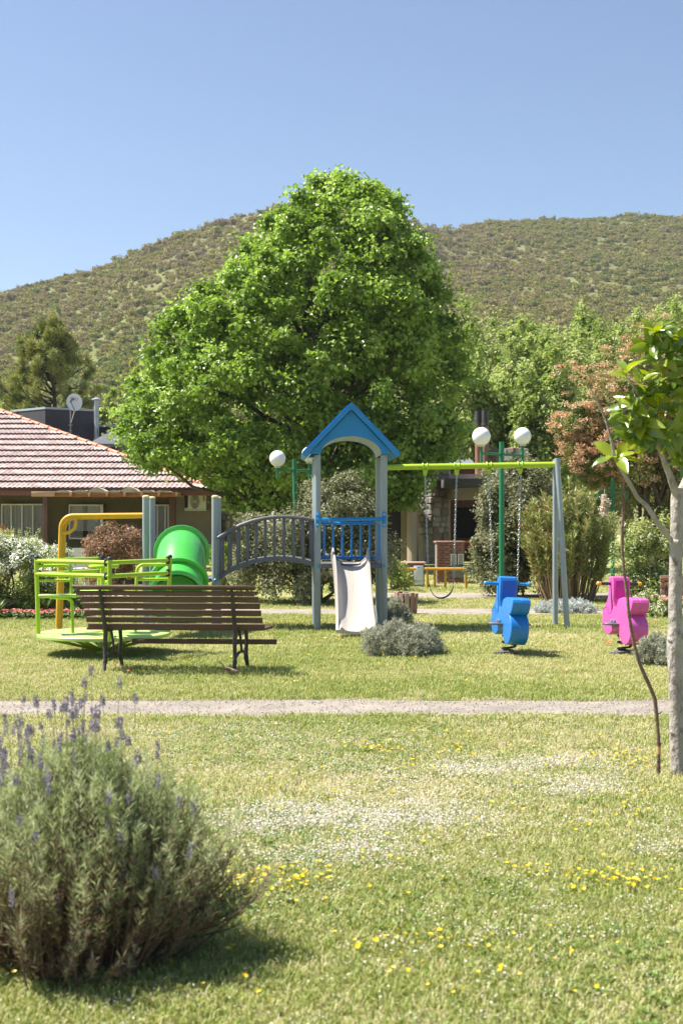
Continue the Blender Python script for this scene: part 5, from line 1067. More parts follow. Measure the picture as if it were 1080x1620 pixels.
# --- bench
bench_m = pm('worn_brown_slat', (0.105, 0.058, 0.036), 0.62, 0.3, 6, 0.5, 30, stretch=(0.12, 1, 1), col2=(0.27, 0.19, 0.14), c2amt=0.30, c2scale=10)
iron_m = pm('rusty_cast_iron', (0.05, 0.04, 0.038), 0.6, 0.3, 8, 0.5, 40, col2=(0.16, 0.10, 0.07), c2amt=0.25, c2scale=18)
def bench():
    d = 12.1; x0 = X(268, d); t = thing('park_bench', 'weathered brown slatted park bench with cast iron legs, seen from behind', 'bench', (x0, d, 0), math.radians(-4.0))
    s = d / F; L = 285 * s
    ys = 0.0
    def zr(py, off=0.0): return H + (Y0 - py) * (d + off) / F
    def slat(px0, px1, py0, py1, y, th, lab=None, tilt=0.0):
        b = MB(); w = (px1 - px0) * s; b.box((0, 0, 0), (w, th, zr(py0, y) - zr(py1, y)), bev=0.007); return part('slat', b, bench_m, t, label=lab, loc=((px0 + px1) / 2 * s - 268 * s, y, (zr(py0, y) + zr(py1, y)) / 2), rot=(tilt, 0, random.uniform(-0.004, 0.004)))
    # back slats lean towards the viewer at the top
    rows = [(126, 408, 935, 942.3), (131, 413, 943.2, 952.8), (132, 414, 953.6, 963.2), (133, 415, 964.8, 974.2), (134, 416, 976, 985), (135, 418, 986.5, 996)]
    for i, (a, b, p, q) in enumerate(rows): slat(a, b, p, q, -0.165 + 0.045 * i, 0.022, tilt=0.16)
    c = MB(); c.box((0, 0, 0), (287 * s, 0.085, 0.028), bev=0.008); part('top_cap', c, bench_m, t, label='sun bleached flat top slat of the backrest', loc=(265.5 * s - 268 * s, -0.19, zr(929.5, -0.19)), rot=(-0.35, 0, 0))
    sx = 0.0
    for i, (y, z) in enumerate(((0.10, 0.415), (0.175, 0.412), (0.25, 0.412), (0.325, 0.414), (0.40, 0.418))):
        b = MB(); b.box((0, 0, 0), (L, 0.062, 0.025), bev=0.006); part('slat', b, bench_m, t, loc=((2 + 2.0 * i) * s + 4 * s, y, z))
    b = MB(); b.box((0, 0, 0), (283 * s, 0.025, 0.045), bev=0.006); part('slat', b, bench_m, t, loc=(9 * s, 0.07, 0.445))
    b = MB(); b.box((0, 0, 0), (238 * s, 0.026, 0.05), bev=0.006); part('apron', b, bench_m, t, loc=(44 * s, 0.385, zr(1014.5, 0.385)))
    # iron frames
    for px in (166, 373):
        f = MB(); x = (px - 268) * s
        back = [(x, -0.215, 0.80), (x, -0.16, 0.70), (x, -0.06, 0.50), (x, 0.0, 0.40), (x, -0.03, 0.26), (x, -0.015, 0.15), (x, -0.06, 0.02), (x, -0.075, 0.0)]
        f.tube(back, [0.016, 0.02, 0.021, 0.024, 0.02, 0.021, 0.018, 0.02], 8)
        f.tube([(x, -0.01, 0.405), (x, 0.2, 0.395), (x, 0.42, 0.40)], 0.018, 8); ln = [(x + 0.05, 0.36, 0.40), (x + 0.055, 0.375, 0.28), (x + 0.05, 0.36, 0.15), (x + 0.06, 0.40, 0.03), (x + 0.06, 0.415, 0.0)]
        f.tube(ln, [0.02, 0.018, 0.022, 0.018, 0.02], 8); f.tube([(x, -0.015, 0.15), (x + 0.02, 0.10, 0.19), (x + 0.04, 0.24, 0.19), (x + 0.05, 0.36, 0.15)], [0.016, 0.014, 0.014, 0.016], 7)
        f.tube([(x + 0.02, 0.12, 0.40), (x + 0.03, 0.16, 0.30), (x + 0.035, 0.18, 0.19)], [0.015, 0.012, 0.014], 7)
        f.tube([(x, -0.03, 0.17), (x + 0.01, 0.0, 0.11), (x, -0.03, 0.07)], 0.013, 6); f.tube([(x + 0.05, 0.37, 0.17), (x + 0.045, 0.33, 0.12), (x + 0.05, 0.36, 0.08)], 0.013, 6)
        fo = part('leg_frame', f, iron_m, t, smooth=60)
        bt = MB()
        for y, z in ((-0.16, 0.70), (-0.10, 0.58), (-0.04, 0.47), (0.39, 0.31)): bt.lathe([(0.011, 0), (0.009, 0.008), (0, 0.01)], (x, y - 0.02, z), 8, Matrix.Rotation(math.pi / 2, 3, 'X'))
        part('bolts', bt, iron_m, fo)
bench()

# --- second bench, half hidden behind the magnolia trunk
def far_bench():
    d = 18.6; t = thing('park_bench', 'brown wooden bench half hidden behind the pale trunk at far right', 'bench', (X(1052, d), d, 0), math.radians(4))
    for k, (y, z) in enumerate(((0.0, 0.30), (0.10, 0.30), (0.20, 0.30), (0.30, 0.31))):
        b = MB(); b.box((0.78, y, z), (1.55, 0.085, 0.03), bev=0.006); part('slat', b, pm('tan_slat', (0.33, 0.17, 0.10), 0.6, 0.3, 6, 0.4, 30, stretch=(0.12, 1, 1)) if 'tan_slat' not in bpy.data.materials else bpy.data.materials['tan_slat'], t)
    for z in (0.40, 0.50, 0.60):
        b = MB(); b.box((0.80, 0.40, z), (1.5, 0.025, 0.08), bev=0.006, rot=Euler((-0.15, 0, 0))); part('slat', b, bpy.data.materials['tan_slat'], t)
    for x in (0.14, 1.4):
        f = MB(); f.tube([(x, 0.0, 0.29), (x, 0.02, 0.0)], 0.02, 7); f.tube([(x, 0.44, 0.65), (x, 0.36, 0.3), (x, 0.40, 0.0)], 0.02, 7); f.tube([(x, 0, 0.28), (x, 0.36, 0.285)], 0.016, 7); part('leg_frame', f, iron_m, t)
far_bench()

# --- lamp posts
globe_m = pm('opal_globe', (0.80, 0.80, 0.79), 0.28, 0.02, 2, spec=0.5); lampg = pm('dark_green_enamel', (0.012, 0.16, 0.065), 0.4, 0.12, 4)
def lamp_post(label, px, d, ytop, yarm, arms, lean=0.0, rad=0.042, globes=True):
    x0 = X(px, d); t = thing('lamp_post', label, 'lamp post', (x0, d, 0), group='green twin globe lamp posts'); zt = Z(ytop, d); za = Z(yarm, d)
    p = MB(); p.tube([(0, 0, 0), (-lean, 0, zt)], [rad * 1.12, rad], 14); p.lathe([(rad * 1.8, 0), (rad * 1.8, 0.02), (rad * 1.2, 0.05)], n=14); part('pole', p, lampg, t)
    for (pxa, dy, pyg, r) in arms:
        da = d + dy; xa = X(pxa, da) - x0; a = MB(); a.tube([(-lean * za / zt, 0, za), (xa, dy, za)], 0.022, 8); ao = part('arm', a, lampg, t)
        zg = Z(pyg, da); s = MB(); s.tube([(xa, dy, za - 0.16), (xa, dy, zg - r - 0.01)], 0.026, 10); part('stub', s, lampg, ao)
        if globes:
            c = MB(); c.lathe([(0.05, 0), (0.062, 0.01), (0.062, 0.035), (0.05, 0.04)], (xa, dy, zg - r - 0.02), 16); part('collar', c, pm('cream_collar', (0.55, 0.50, 0.40), 0.5) if 'cream_collar' not in bpy.data.materials else bpy.data.materials['cream_collar'], ao)
            g = MB(); pr = [(r * math.sin(q), -r * math.cos(q)) for q in np.linspace(0.3, math.pi, 22)]; pr[-1] = (0, r); g.lathe(pr, (xa, dy, zg), 32); part('globe', g, globe_m, t, smooth=80)
lamp_post('tall green lamp post with two white globes behind the blue spring rider', 793, 21.25, 699, 719, ((761, -0.35, 690.5, 0.152), (826, 0.30, 690, 0.147)))
lamp_post('green lamp post with two white globes rising out of the bush behind the tower', 470, 23.6, 726, 744, ((439, -0.2, 725.5, 0.150), (489.5, 0.25, 719, 0.150)), lean=0.05)
lamp_post('green lamp post half buried in foliage behind the pink spring rider', 968.5, 25.2, 757, 777, ((946, -0.1, 766, 0.15), (991, 0.1, 766, 0.15)), rad=0.036, globes=False)
# ================================================================ SHRUBS
def shrub(name, label, cat, loc, cl, per, L, W, leafm, stems=10, group=None, up=0.5, outw=0.6, jit=0.8, droop=0.1, fold=0.2, inner=0.3, extra=None, mats=None, stem_m=None, seed=0, rvar=0.3, stem_r=0.02, base_r=0.25):
    r = np.random.default_rng(900 + seed); t = thing(name, label, cat, loc, group=group)
    pieces = [clump_leaves(cl, per, L, W, up, outw, jit, droop, fold, inner, rvar, r)]
    if extra: pieces += extra(cl, r)
    V, T, R_, M_ = merge(pieces); link('foliage', tri_mesh('foliage', V, T, mats or leafm, R_, M_), t)
    wd = MB()
    for k in range(stems):
        c = cl[r.integers(len(cl))]; a = r.random() * 6.28; wd.tube(limb((base_r * r.random() * math.cos(a), base_r * r.random() * math.sin(a), 0), c[:3], 0.05, 0.05, 5), [stem_r * (1.3 - 0.2 * i) for i in range(6)], 5)
    part('stems', wd, stem_m or bark, t, smooth=80); return t
def blossoms(n_per, size, mi, frac=0.8, zmin=-0.2, r0=1.0, tight=0.12, upbias=0.6):
    """flat white or coloured flower heads sitting on the outer side of the clumps"""
    def f(cl, r):
        sel = cl[r.random(len(cl)) < frac]; m = len(sel); k = np.repeat(np.arange(m), n_per); d = rdir(len(k), r); d[:, 2] = d[:, 2] * 0.7 + 0.3; d[:, 1] -= 0.2; d = unit(d)
        Pp = sel[k, :3] + d * sel[k, 3:6] * (r0 + 0.06 * r.normal(size=(len(k), 1))); q = 5; Pq = np.repeat(Pp, q, 0) + r.normal(size=(len(k) * q, 3)) * tight * size * 6
        N = unit(np.repeat(d, q, 0) * 0.6 + np.array([0, 0, upbias]) + 0.4 * rdir(len(Pq), r)); A = unit(np.cross(N, rdir(len(Pq), r))); V, T = leaf_arrays(Pq - A * size / 2, A, N, size * (0.7 + 0.6 * r.random(len(Pq))), size * 0.9, 0.1, 0.5)
        return [(V, T, np.repeat(r.random(len(Pq)), 2), mi)]
    return f
greyleaf = lm('grey_green_leaves', [(0.08, 0.095, 0.035), (0.15, 0.165, 0.07), (0.25, 0.25, 0.13), (0.38, 0.36, 0.24)], 0.5, 0.28, spec=0.4)
whitef = lm('white_blossom', [(0.66, 0.66, 0.52), (0.82, 0.82, 0.76)], 0.6, 0.2); creamf = lm('cream_blossom', [(0.55, 0.42, 0.30), (0.75, 0.68, 0.55)], 0.7, 0.2)
spirl = lm('hedge_leaves', [(0.12, 0.18, 0.035), (0.21, 0.28, 0.06), (0.32, 0.37, 0.11), (0.43, 0.43, 0.17)], 0.45, 0.3)
r_ = np.random.default_rng(71)

# big grey green bush behind the tower
d = 22.6; bx = X(490, d)
cl = np.concatenate([ell_clumps(95, (0, 0, 0.78), (1.38, 1.0, 0.86), 0.24, lo=0.5, zmin=-0.75, r=r_), ell_clumps(70, (0.55, 0.1, 1.35), (0.80, 0.8, 0.88), 0.22, lo=0.5, zmin=-0.5, r=r_), ell_clumps(26, (-0.55, 0, 1.2), (0.6, 0.6, 0.62), 0.2, r=r_)]); cl[:, 2] = np.maximum(cl[:, 2], 0.16)
shrub('bush', 'large rounded grey green bush behind the bridge and the blue roofed tower', 'bush', (bx, d, 0), cl, 300, 0.062, 0.034, greyleaf, 14, seed=1, rvar=0.35)
d = 24.3; bx = X(812, d)
cl = np.concatenate([ell_clumps(90, (0, 0, 0.85), (0.86, 0.8, 0.95), 0.23, lo=0.5, zmin=-0.8, r=r_), ell_clumps(70, (0.12, 0.1, 1.75), (0.80, 0.75, 0.86), 0.22, lo=0.5, r=r_), ell_clumps(10, (-0.62, -0.2, 0.95), (0.22, 0.2, 0.2), 0.14, r=r_)]); cl[:, 2] = np.maximum(cl[:, 2], 0.16)
shrub('bush', 'tall grey green bush behind the green lamp post and the right hand swing', 'bush', (bx, d, 0), cl, 300, 0.064, 0.035, greyleaf, 14, seed=2, rvar=0.35)
# small plants at the foot of the right bush and beside the porch
cl = ell_clumps(14, (0, 0, 0.35), (0.36, 0.3, 0.32), 0.14, r=r_); shrub('bush', 'small green bush in the shade beside the porch column', 'bush', (X(622, 26.5), 26.5, 0), cl, 160, 0.06, 0.03, spirl, 5, seed=3)

# long leaved oleander
ole = lm('oleander_leaves', [(0.14, 0.20, 0.04), (0.24, 0.30, 0.07), (0.34, 0.37, 0.12), (0.46, 0.40, 0.22)], 0.42, 0.25); redl = lm('bronze_shoots', [(0.28, 0.10, 0.045), (0.42, 0.20, 0.10)], 0.5, 0.3)
cane = pm('tan_canes', (0.26, 0.18, 0.11), 0.85, 0.35, 5, 0.3, 20)
def oleander():
    d = 22.9; r = np.random.default_rng(5); t = thing('oleander', 'tall oleander with narrow leaves and bare tan canes behind the swing legs', 'shrub', (X(897, d), d, 0)); wd = MB(); tips = []
    for k in range(150):
        a = r.random() * 6.28; sp = 0.92 * math.sqrt(r.random()); q = (math.cos(a) * sp, math.sin(a) * 0.7 * sp, (2.22 - 0.75 * sp ** 2) * (0.50 + 0.5 * r.random() ** 0.6)); b = (q[0] * 0.5, q[1] * 0.4, 0); pts = limb(b, q, 0.03, 0.03, 4)
        wd.tube(pts, [0.013, 0.011, 0.009, 0.006, 0.004], 4); tips.append((pts[1], pts[2], pts[3], pts[4]))
    Pp, A = [], []
    for tp in tips:
        for _ in range(125):
            s = 3 * r.random() ** 0.8; i = min(int(s), 2); p = tp[i].lerp(tp[i + 1], s - i); dd = Vector(r.normal(size=3)); dd.z = abs(dd.z) * 0.8 + 0.5; Pp.append(p); A.append(dd.normalized())
    Pp, A = np.array(Pp), np.array(A); n = len(Pp); V, T = leaf_arrays(Pp, A, unit(rdir(n, r) + np.array([0, 0, 0.8])), 0.12 * (0.7 + 0.6 * r.random(n)), 0.021, 0.15)
    m2 = (r.random(n) < 0.035 + 0.08 * (Pp[:, 0] < -0.3)) * 1; link('foliage', tri_mesh('foliage', V, T, [ole, redl], np.repeat(r.random(n), 2), np.repeat(m2, 2)), t); part('stems', wd, cane, t, smooth=80)
oleander()

# photinia: red brown flower heads
phot = lm('photinia_leaves', [(0.08, 0.12, 0.025), (0.14, 0.19, 0.045), (0.24, 0.25, 0.08), (0.30, 0.16, 0.07)], 0.42, 0.3, spec=0.5); phf = lm('pinkish_brown_flower_heads', [(0.54, 0.31, 0.18), (0.66, 0.43, 0.27), (0.74, 0.55, 0.38)], 0.8, 0.2, spec=0.1); reds = lm('scarlet_young_leaves', [(0.36, 0.025, 0.012), (0.52, 0.09, 0.025)], 0.4, 0.35)
def photinia():
    d = 25.8; r = np.random.default_rng(6); bx = X(1035, d)
    cl = np.concatenate([ell_clumps(120, (0.18, 0.2, 3.75), (1.85, 1.6, 1.75), 0.3, lo=0.5, zmin=-0.85, r=r), ell_clumps(44, (-1.2, 0, 2.95), (0.85, 0.9, 0.95), 0.25, r=r), ell_clumps(56, (0.6, 0.5, 2.0), (1.3, 0.8, 1.3), 0.27, lo=0.2, r=r)])
    def heads(c_, r):
        out = []; n = 1000; k = r.integers(0, 164, n); dd = rdir(n, r); dd[:, 1] -= 0.35; dd[:, 0] -= 0.15; dd[:, 2] += 0.25; dd = unit(dd); Pp = c_[k, :3] + dd * c_[k, 3:6] * 1.08; q = 56
        Pq = np.repeat(Pp, q, 0) + rdir(n * q, r) * np.array([0.12, 0.12, 0.07]) * (r.random((n * q, 1)) ** 0.4); N = unit(np.array([0, 0, 0.7]) + rdir(n * q, r)); A = unit(np.cross(N, rdir(n * q, r))); V, T = leaf_arrays(Pq, A, N, 0.034, 0.03, 0.1, 0.5); out.append((V, T, np.repeat(np.clip(np.repeat(r.random(n), q) * 0.6 + 0.4 * r.random(n * q), 0, 1), 2), 1))
        n = 60; k = r.integers(0, len(c_), n); dd = rdir(n, r); dd[:, 1] -= 0.5; Pp = c_[k, :3] + unit(dd) * c_[k, 3:6] * 1.1; q = 9; Pq = np.repeat(Pp, q, 0) + r.normal(size=(n * q, 3)) * 0.025; A = unit(rdir(n * q, r) + np.array([0, 0, 0.6])); V, T = leaf_arrays(Pq, A, rdir(n * q, r), 0.085, 0.03, 0.15); out.append((V, T, np.repeat(r.random(n * q), 2), 2)); return out
    t = shrub('photinia_tree', 'photinia tree covered in pinkish brown flower heads behind the magnolia', 'tree', (bx, d, 0), cl, 190, 0.095, 0.038, phot, 0, extra=heads, mats=[phot, phf, reds], seed=6)
    wd = MB()
    for k in range(11):
        a = r.random() * 6.28; c = cl[r.integers(120)]; p = limb((0.22 * math.cos(a), 0.22 * math.sin(a), 0), (c[0] * 0.45, c[1] * 0.45, 2.3), 0, 0.04, 5) + limb((c[0] * 0.45, c[1] * 0.45, 2.3), c[:3], 0.03, 0.04, 3)[1:]; wd.tube(p, [0.05 * (1 - 0.095 * i) + 0.006 for i in range(len(p))], 7)
    part('trunk', wd, bark_dk, t, smooth=80)
photinia()
cl = np.concatenate([ell_clumps(42, (0.05, 0, 0.72), (0.50, 0.5, 0.66), 0.19, zmin=-0.8, r=r_), ell_clumps(14, (-0.12, -0.05, 1.18), (0.3, 0.3, 0.25), 0.14, r=r_)]); cl[:, 2] = np.maximum(cl[:, 2], 0.15)
shrub('white_flowered_shrub', 'dark green shrub with white flowers right behind the pink spring rider', 'shrub', (X(1022, 21.6), 21.6, 0), cl, 260, 0.05, 0.026, spirl, 8, extra=blossoms(14, 0.016, 1, 0.6), mats=[spirl, whitef], seed=7, droop=0.3)
cl = ell_clumps(16, (0, 0, 0.16), (0.36, 0.3, 0.16), 0.10, r=r_); shrub('white_flowered_shrub', 'low arching white flowered shrub at the foot of the taller one', 'shrub', (X(1030, 19.2), 19.2, 0), cl, 120, 0.05, 0.02, spirl, 9, extra=blossoms(16, 0.018, 1, 0.9), mats=[spirl, whitef], seed=8)
tuft = ell_clumps(9, (0, 0, 0), (0.07, 0.06, 0.17), 0.06, r=r_)
t = thing('cream_flower_cluster', 'hanging cluster of cream flowers beside the buried green lamp post', 'flowers', (X(956, 21.9), 21.9, Z(800, 21.9))); V, T, R_, M_ = merge([clump_leaves(tuft, 120, 0.03, 0.026, r=r_)]); link('petals', tri_mesh('petals', V, T, creamf, R_, M_), t)
wd = MB(); wd.tube([(0, 0, -0.2), (0.02, 0.1, 0.1), (0.1, 0.5, 0.3)], 0.008, 5); part('stem', wd, bark, t)

# flowering hedge on the left
d = 19.9; cl = []
while len(cl) < 150:
    px = random.uniform(-90, 106); top = np.interp(px, [-100, 0, 40, 80, 104, 116], [840, 848, 858, 868, 872, 905]); py = random.uniform(top + 6, 968); y = random.uniform(-0.55, 0.55)
    cl.append([X(px, d), y, max(Z(py, d), 0.12), 0.17, 0.17, 0.15])
cl = np.array(cl); hx = X(10, d); cl[:, 0] -= hx
def shoots(c_, r):
    top = c_[c_[:, 2] > 0.95]; k = r.integers(0, len(top), 90); q = 14; b = top[k, :3] + rdir(90, r) * 0.1 + np.array([0, 0, 0.08]); s = r.random((90, q, 1)); dirn = unit(np.array([0, 0, 1.0]) + 0.3 * r.normal(size=(90, 3))); Pq = (b[:, None, :] + dirn[:, None, :] * s * 0.17).reshape(-1, 3); A = unit(rdir(len(Pq), r) + np.array([0, 0, 0.5])); V, T = leaf_arrays(Pq, A, rdir(len(Pq), r), 0.035, 0.018, 0.15)
    return [(V, T, np.repeat(0.55 + 0.45 * r.random(len(Pq)), 2), 0)]
bl = blossoms(64, 0.024, 1, 0.9, r0=1.05)
shrub('flowering_hedge', 'white flowering hedge at the left edge in front of the brown house', 'hedge', (hx, d, 0), cl, 300, 0.042, 0.023, spirl, 16, extra=lambda c, r: shoots(c, r) + bl(c[c[:, 2] > 0.55], r), mats=[spirl, whitef], seed=9, base_r=0.9)
rb = lm('reddish_leaves', [(0.15, 0.12, 0.045), (0.24, 0.15, 0.08), (0.35, 0.19, 0.12), (0.42, 0.30, 0.17)], 0.45, 0.25)
d = 24.5; cl = ell_clumps(70, (0, 0, 0.88), (0.56, 0.5, 0.55), 0.15, r=r_); cl = np.concatenate([cl, ell_clumps(22, (0, 0, 0.35), (0.4, 0.36, 0.3), 0.15, r=r_)])
shrub('reddish_shrub', 'rounded reddish brown shrub in front of the house windows', 'shrub', (X(176, d), d, 0), cl, 230, 0.042, 0.024, rb, 12, seed=10)
cl = ell_clumps(10, (0, 0, 0.9), (0.15, 0.15, 0.2), 0.1, r=r_); cl = np.concatenate([cl, ell_clumps(12, (0, 0, 0.45), (0.16, 0.16, 0.4), 0.1, r=r_)])
shrub('reddish_shrub', 'orange tipped shrub poking up behind the left end of the flowering hedge', 'shrub', (X(8, 21.2), 21.2, 0), cl + np.array([0, 0, 0.30, 0, 0, 0]) * 1.0, 170, 0.045, 0.024, lm('orange_tipped_leaves', [(0.2, 0.09, 0.03), (0.34, 0.2, 0.06), (0.3, 0.3, 0.08)], 0.5, 0.3), 6, seed=11)
cl = ell_clumps(12, (0, 0, 0.55), (0.2, 0.2, 0.5), 0.12, r=r_); shrub('bush', 'light green bush between tube slide tower and the bridge foot', 'bush', (X(352, 24), 24, 0), cl, 200, 0.05, 0.03, lm('yellow_green_leaves', [(0.16, 0.24, 0.03), (0.28, 0.36, 0.06)], 0.45, 0.35), 5, seed=12)

# bed of pink flowers, strappy leaves
pinkf = lm('pink_petals', [(0.62, 0.16, 0.15), (0.75, 0.30, 0.26), (0.80, 0.12, 0.10)], 0.5, 0.3); bedl = lm('bed_leaves', [(0.06, 0.11, 0.02), (0.12, 0.19, 0.04), (0.2, 0.26, 0.09)], 0.5, 0.25)
def flower_bed():
    d = 18.9; n = 850; x = np.array([X(random.choice([random.uniform(18, 136), random.uniform(-40, 136)]), d) for _ in range(n)]); y = d + rng.normal(size=n) * 0.16
    r = np.random.default_rng(14); q = 8; a = np.tile(np.arange(6) / 6 * 6.28, 1); A = np.stack([np.cos(a), np.sin(a), np.full(6, 0.4)], 1); V, T = leaf_arrays(np.tile([0, 0, 0.10], (6, 1)), A, np.tile([0, 0, 1.0], (6, 1)), 0.022, 0.02, 0.1, 0.6)
    q1 = merge([(V, T, np.repeat(r.random(6), 2), 0), clump_leaves(np.array([[0, 0, 0.05, 0.05, 0.05, 0.05]]), 10, 0.05, 0.022, r=r) + (1,)]); q2 = merge([clump_leaves(np.array([[0, 0, 0.05, 0.06, 0.06, 0.05]]), 14, 0.05, 0.022, r=r) + (1,)])
    g = scatter('pink_flowers', [q1, q2], np.stack([x, y, np.zeros(n)], 1), rng.random(n) * 6.28, 0.8 + 0.5 * rng.random(n), (rng.random(n) < 0.45).astype(int), [pinkf, bedl], tilt=-0.25 * np.ones(n)); tag(g, 'low bed of pink flowers along the foot of the hedge', 'flowers', kind='stuff')
flower_bed()
def strappy(px, d, n, h, label, seed):
    r = np.random.default_rng(seed); t = thing('strap_leaf_plant', label, 'plant', (X(px, d), d, 0), group=None); mb = MB()
    for k in range(n):
        a = r.random() * 6.28; L = h * r.uniform(0.7, 1.15); pts = [Vector((math.cos(a) * L * s * 0.55 * s, math.sin(a) * L * s * 0.55 * s, L * (s - 0.25 * s ** 3))) for s in np.linspace(0, 1, 6)]; sd = Vector((-math.sin(a), math.cos(a), 0)); w_ = [0.012, 0.016, 0.016, 0.013, 0.009, 0.001]
        o = len(mb.v)
        for p, q in zip(pts, w_): mb.v += [p - sd * q, p + sd * q]
        for i in range(5): mb.f.append((o + 2 * i, o + 2 * i + 1, o + 2 * i + 3, o + 2 * i + 2)); mb.mi.append(0)
    part('leaves', mb, bedl, t, smooth=80); fl_ = MB(); fl_.lathe([(0.03, 0), (0.045, 0.015), (0.03, 0.03)], n=10); part('root_crown', fl_, bark, t)
strappy(72, 19.1, 26, 0.42, 'clump of strappy green leaves behind the lime carousel seat', 1); strappy(36, 19.2, 20, 0.34, 'clump of strappy green leaves under the flowering hedge', 2); strappy(-2, 18.8, 22, 0.4, 'strappy green clump cut by the left picture edge', 3); strappy(130, 19.3, 20, 0.36, 'small strappy clump beside the bench back', 4)
cl = ell_clumps(26, (0, 0, 0.28), (0.55, 0.3, 0.26), 0.13, r=r_); shrub('bush', 'low pale green bush between hedge and pink flowers', 'bush', (X(88, 20.3), 20.3, 0), cl, 160, 0.05, 0.02, lm('sage_leaves', [(0.12, 0.15, 0.06), (0.22, 0.25, 0.12), (0.33, 0.35, 0.2)], 0.6, 0.2), 6, seed=15)

# grey cushions of cotton lavender
cott = lm('silver_foliage', [(0.25, 0.27, 0.17), (0.38, 0.38, 0.28), (0.50, 0.50, 0.40)], 0.7, 0.15, spec=0.2); cottw = lm('white_grey_foliage', [(0.36, 0.39, 0.34), (0.52, 0.55, 0.50), (0.66, 0.68, 0.64)], 0.7, 0.15, spec=0.2)
def cushion(name, label, px, d, wpx, top, m, nc, per, seed, lobes=None, L=0.042, W=0.007, group='silver cushion plants'):
    r = np.random.default_rng(seed); w_, h = wpx * d / F / 2, Z(top, d); t = thing(name, label, 'shrub', (X(px, d), d, 0), group=group); sprigs = []
    while len(sprigs) < nc:
        a = r.normal(size=3); a[2] = abs(a[2]); a /= np.linalg.norm(a); q = (1 + 0.13 * math.sin(5 * math.atan2(a[1], a[0]) + seed) + 0.10 * math.sin(9 * a[0] + 3 * a[2] * seed)) * (0.68 + 0.32 * r.random() ** 0.5)
        sprigs.append([a[0] * w_ * q, a[1] * w_ * 0.85 * q, a[2] * h * q * 0.95 + 0.02, *a])
    sp = np.array(sprigs); k = np.repeat(np.arange(nc), per); ax = unit(sp[:, 3:] * np.array([0.6, 0.6, 0.4]) + np.array([0, 0, 0.75]) + 0.25 * r.normal(size=(nc, 3))); s = r.random((len(k), 1)); Pp = sp[k, :3] + ax[k] * (s - 0.5) * 0.09
    A = unit(rdir(len(k), r) + ax[k] * 0.9); V, T = leaf_arrays(Pp, A, rdir(len(k), r), L * (0.6 + 0.7 * r.random(len(k))), W, 0.15); base = r.random(nc); R_ = np.repeat(np.clip(base[k] * 0.6 + 0.4 * r.random(len(k)), 0, 1), 2)
    link('foliage', tri_mesh('foliage', V, T, m, R_), t); wd = MB()
    for i in range(14):
        c = sp[r.integers(nc)]; wd.tube(limb((0.03 * r.normal(), 0.03 * r.normal(), 0), c[:3] * 0.85, 0.05, 0.05, 3), [0.008, 0.007, 0.005, 0.003], 5)
    part('stems', wd, bark, t, smooth=80)
cushion('lavender_bush', 'grey lavender cushion on the grass before the cream slide', 632, 13.7, 124, 990, cott, 1300, 26, 1, L=0.036, W=0.0065)
cushion('lavender_bush', 'smaller grey lavender cushion behind the right post of the blue roofed tower', 618, 17.9, 60, 952, cott, 600, 24, 2, L=0.045, W=0.008)
cushion('lavender_bush', 'grey lavender cushion beside the magnolia trunk at right', 1042, 12.75, 74, 1010, cott, 700, 26, 3, L=0.036, W=0.0065)
cushion('lavender_bush', 'low grey lavender cushion at the foot of the swing end leg', 893, 20.1, 88, 954, cottw, 560, 24, 4, L=0.05, W=0.010)

# ---------------------------------------------------------------- magnolia
magl = [lm('magnolia_leaf_green', [(0.08, 0.145, 0.014), (0.17, 0.25, 0.026)], 0.22, 0.3, spec=0.7, inst=0.8), lm('magnolia_leaf_yellow', [(0.22, 0.29, 0.025), (0.33, 0.37, 0.04)], 0.25, 0.4, spec=0.6, inst=0.8), lm('magnolia_leaf_amber', [(0.45, 0.33, 0.02), (0.42, 0.38, 0.04)], 0.3, 0.4, spec=0.5, inst=0.8)]
magbark = pm('pale_magnolia_bark', (0.36, 0.32, 0.28), 0.85, 0.25, 5, 0.9, 40, stretch=(1, 1, 0.6), col2=(0.19, 0.16, 0.13), c2amt=0.44, c2scale=22)
def mag_leaf(mi, bend, seed):
    r = random.Random(seed); mb = MB(); n = 8; L, W = 1.0, 0.44; up = []
    for i in range(n + 1):
        s = i / n; w_ = W / 2 * (math.sin(math.pi * s ** 0.9) ** 0.75) if 0 < s < 1 else 0.004; z = -bend * s * s + 0.02 * math.sin(7 * s + seed); c = (0, s * L, z); lift = w_ * 0.35
        mb.v += [(-w_, s * L, z + lift + 0.02 * math.sin(9 * s)), c, (w_, s * L, z + lift + 0.02 * math.cos(8 * s))]
    for i in range(n):
        o = 3 * i; mb.f += [(o, o + 1, o + 4, o + 3), (o + 1, o + 2, o + 5, o + 4)]; mb.mi += [0, 0]
    me = mb.mesh('leaf', magl[mi], 80); a = me.attributes.new('rnd', 'FLOAT', 'FACE'); a.data.foreach_set('value', [r.random()] * len(me.polygons)); return me
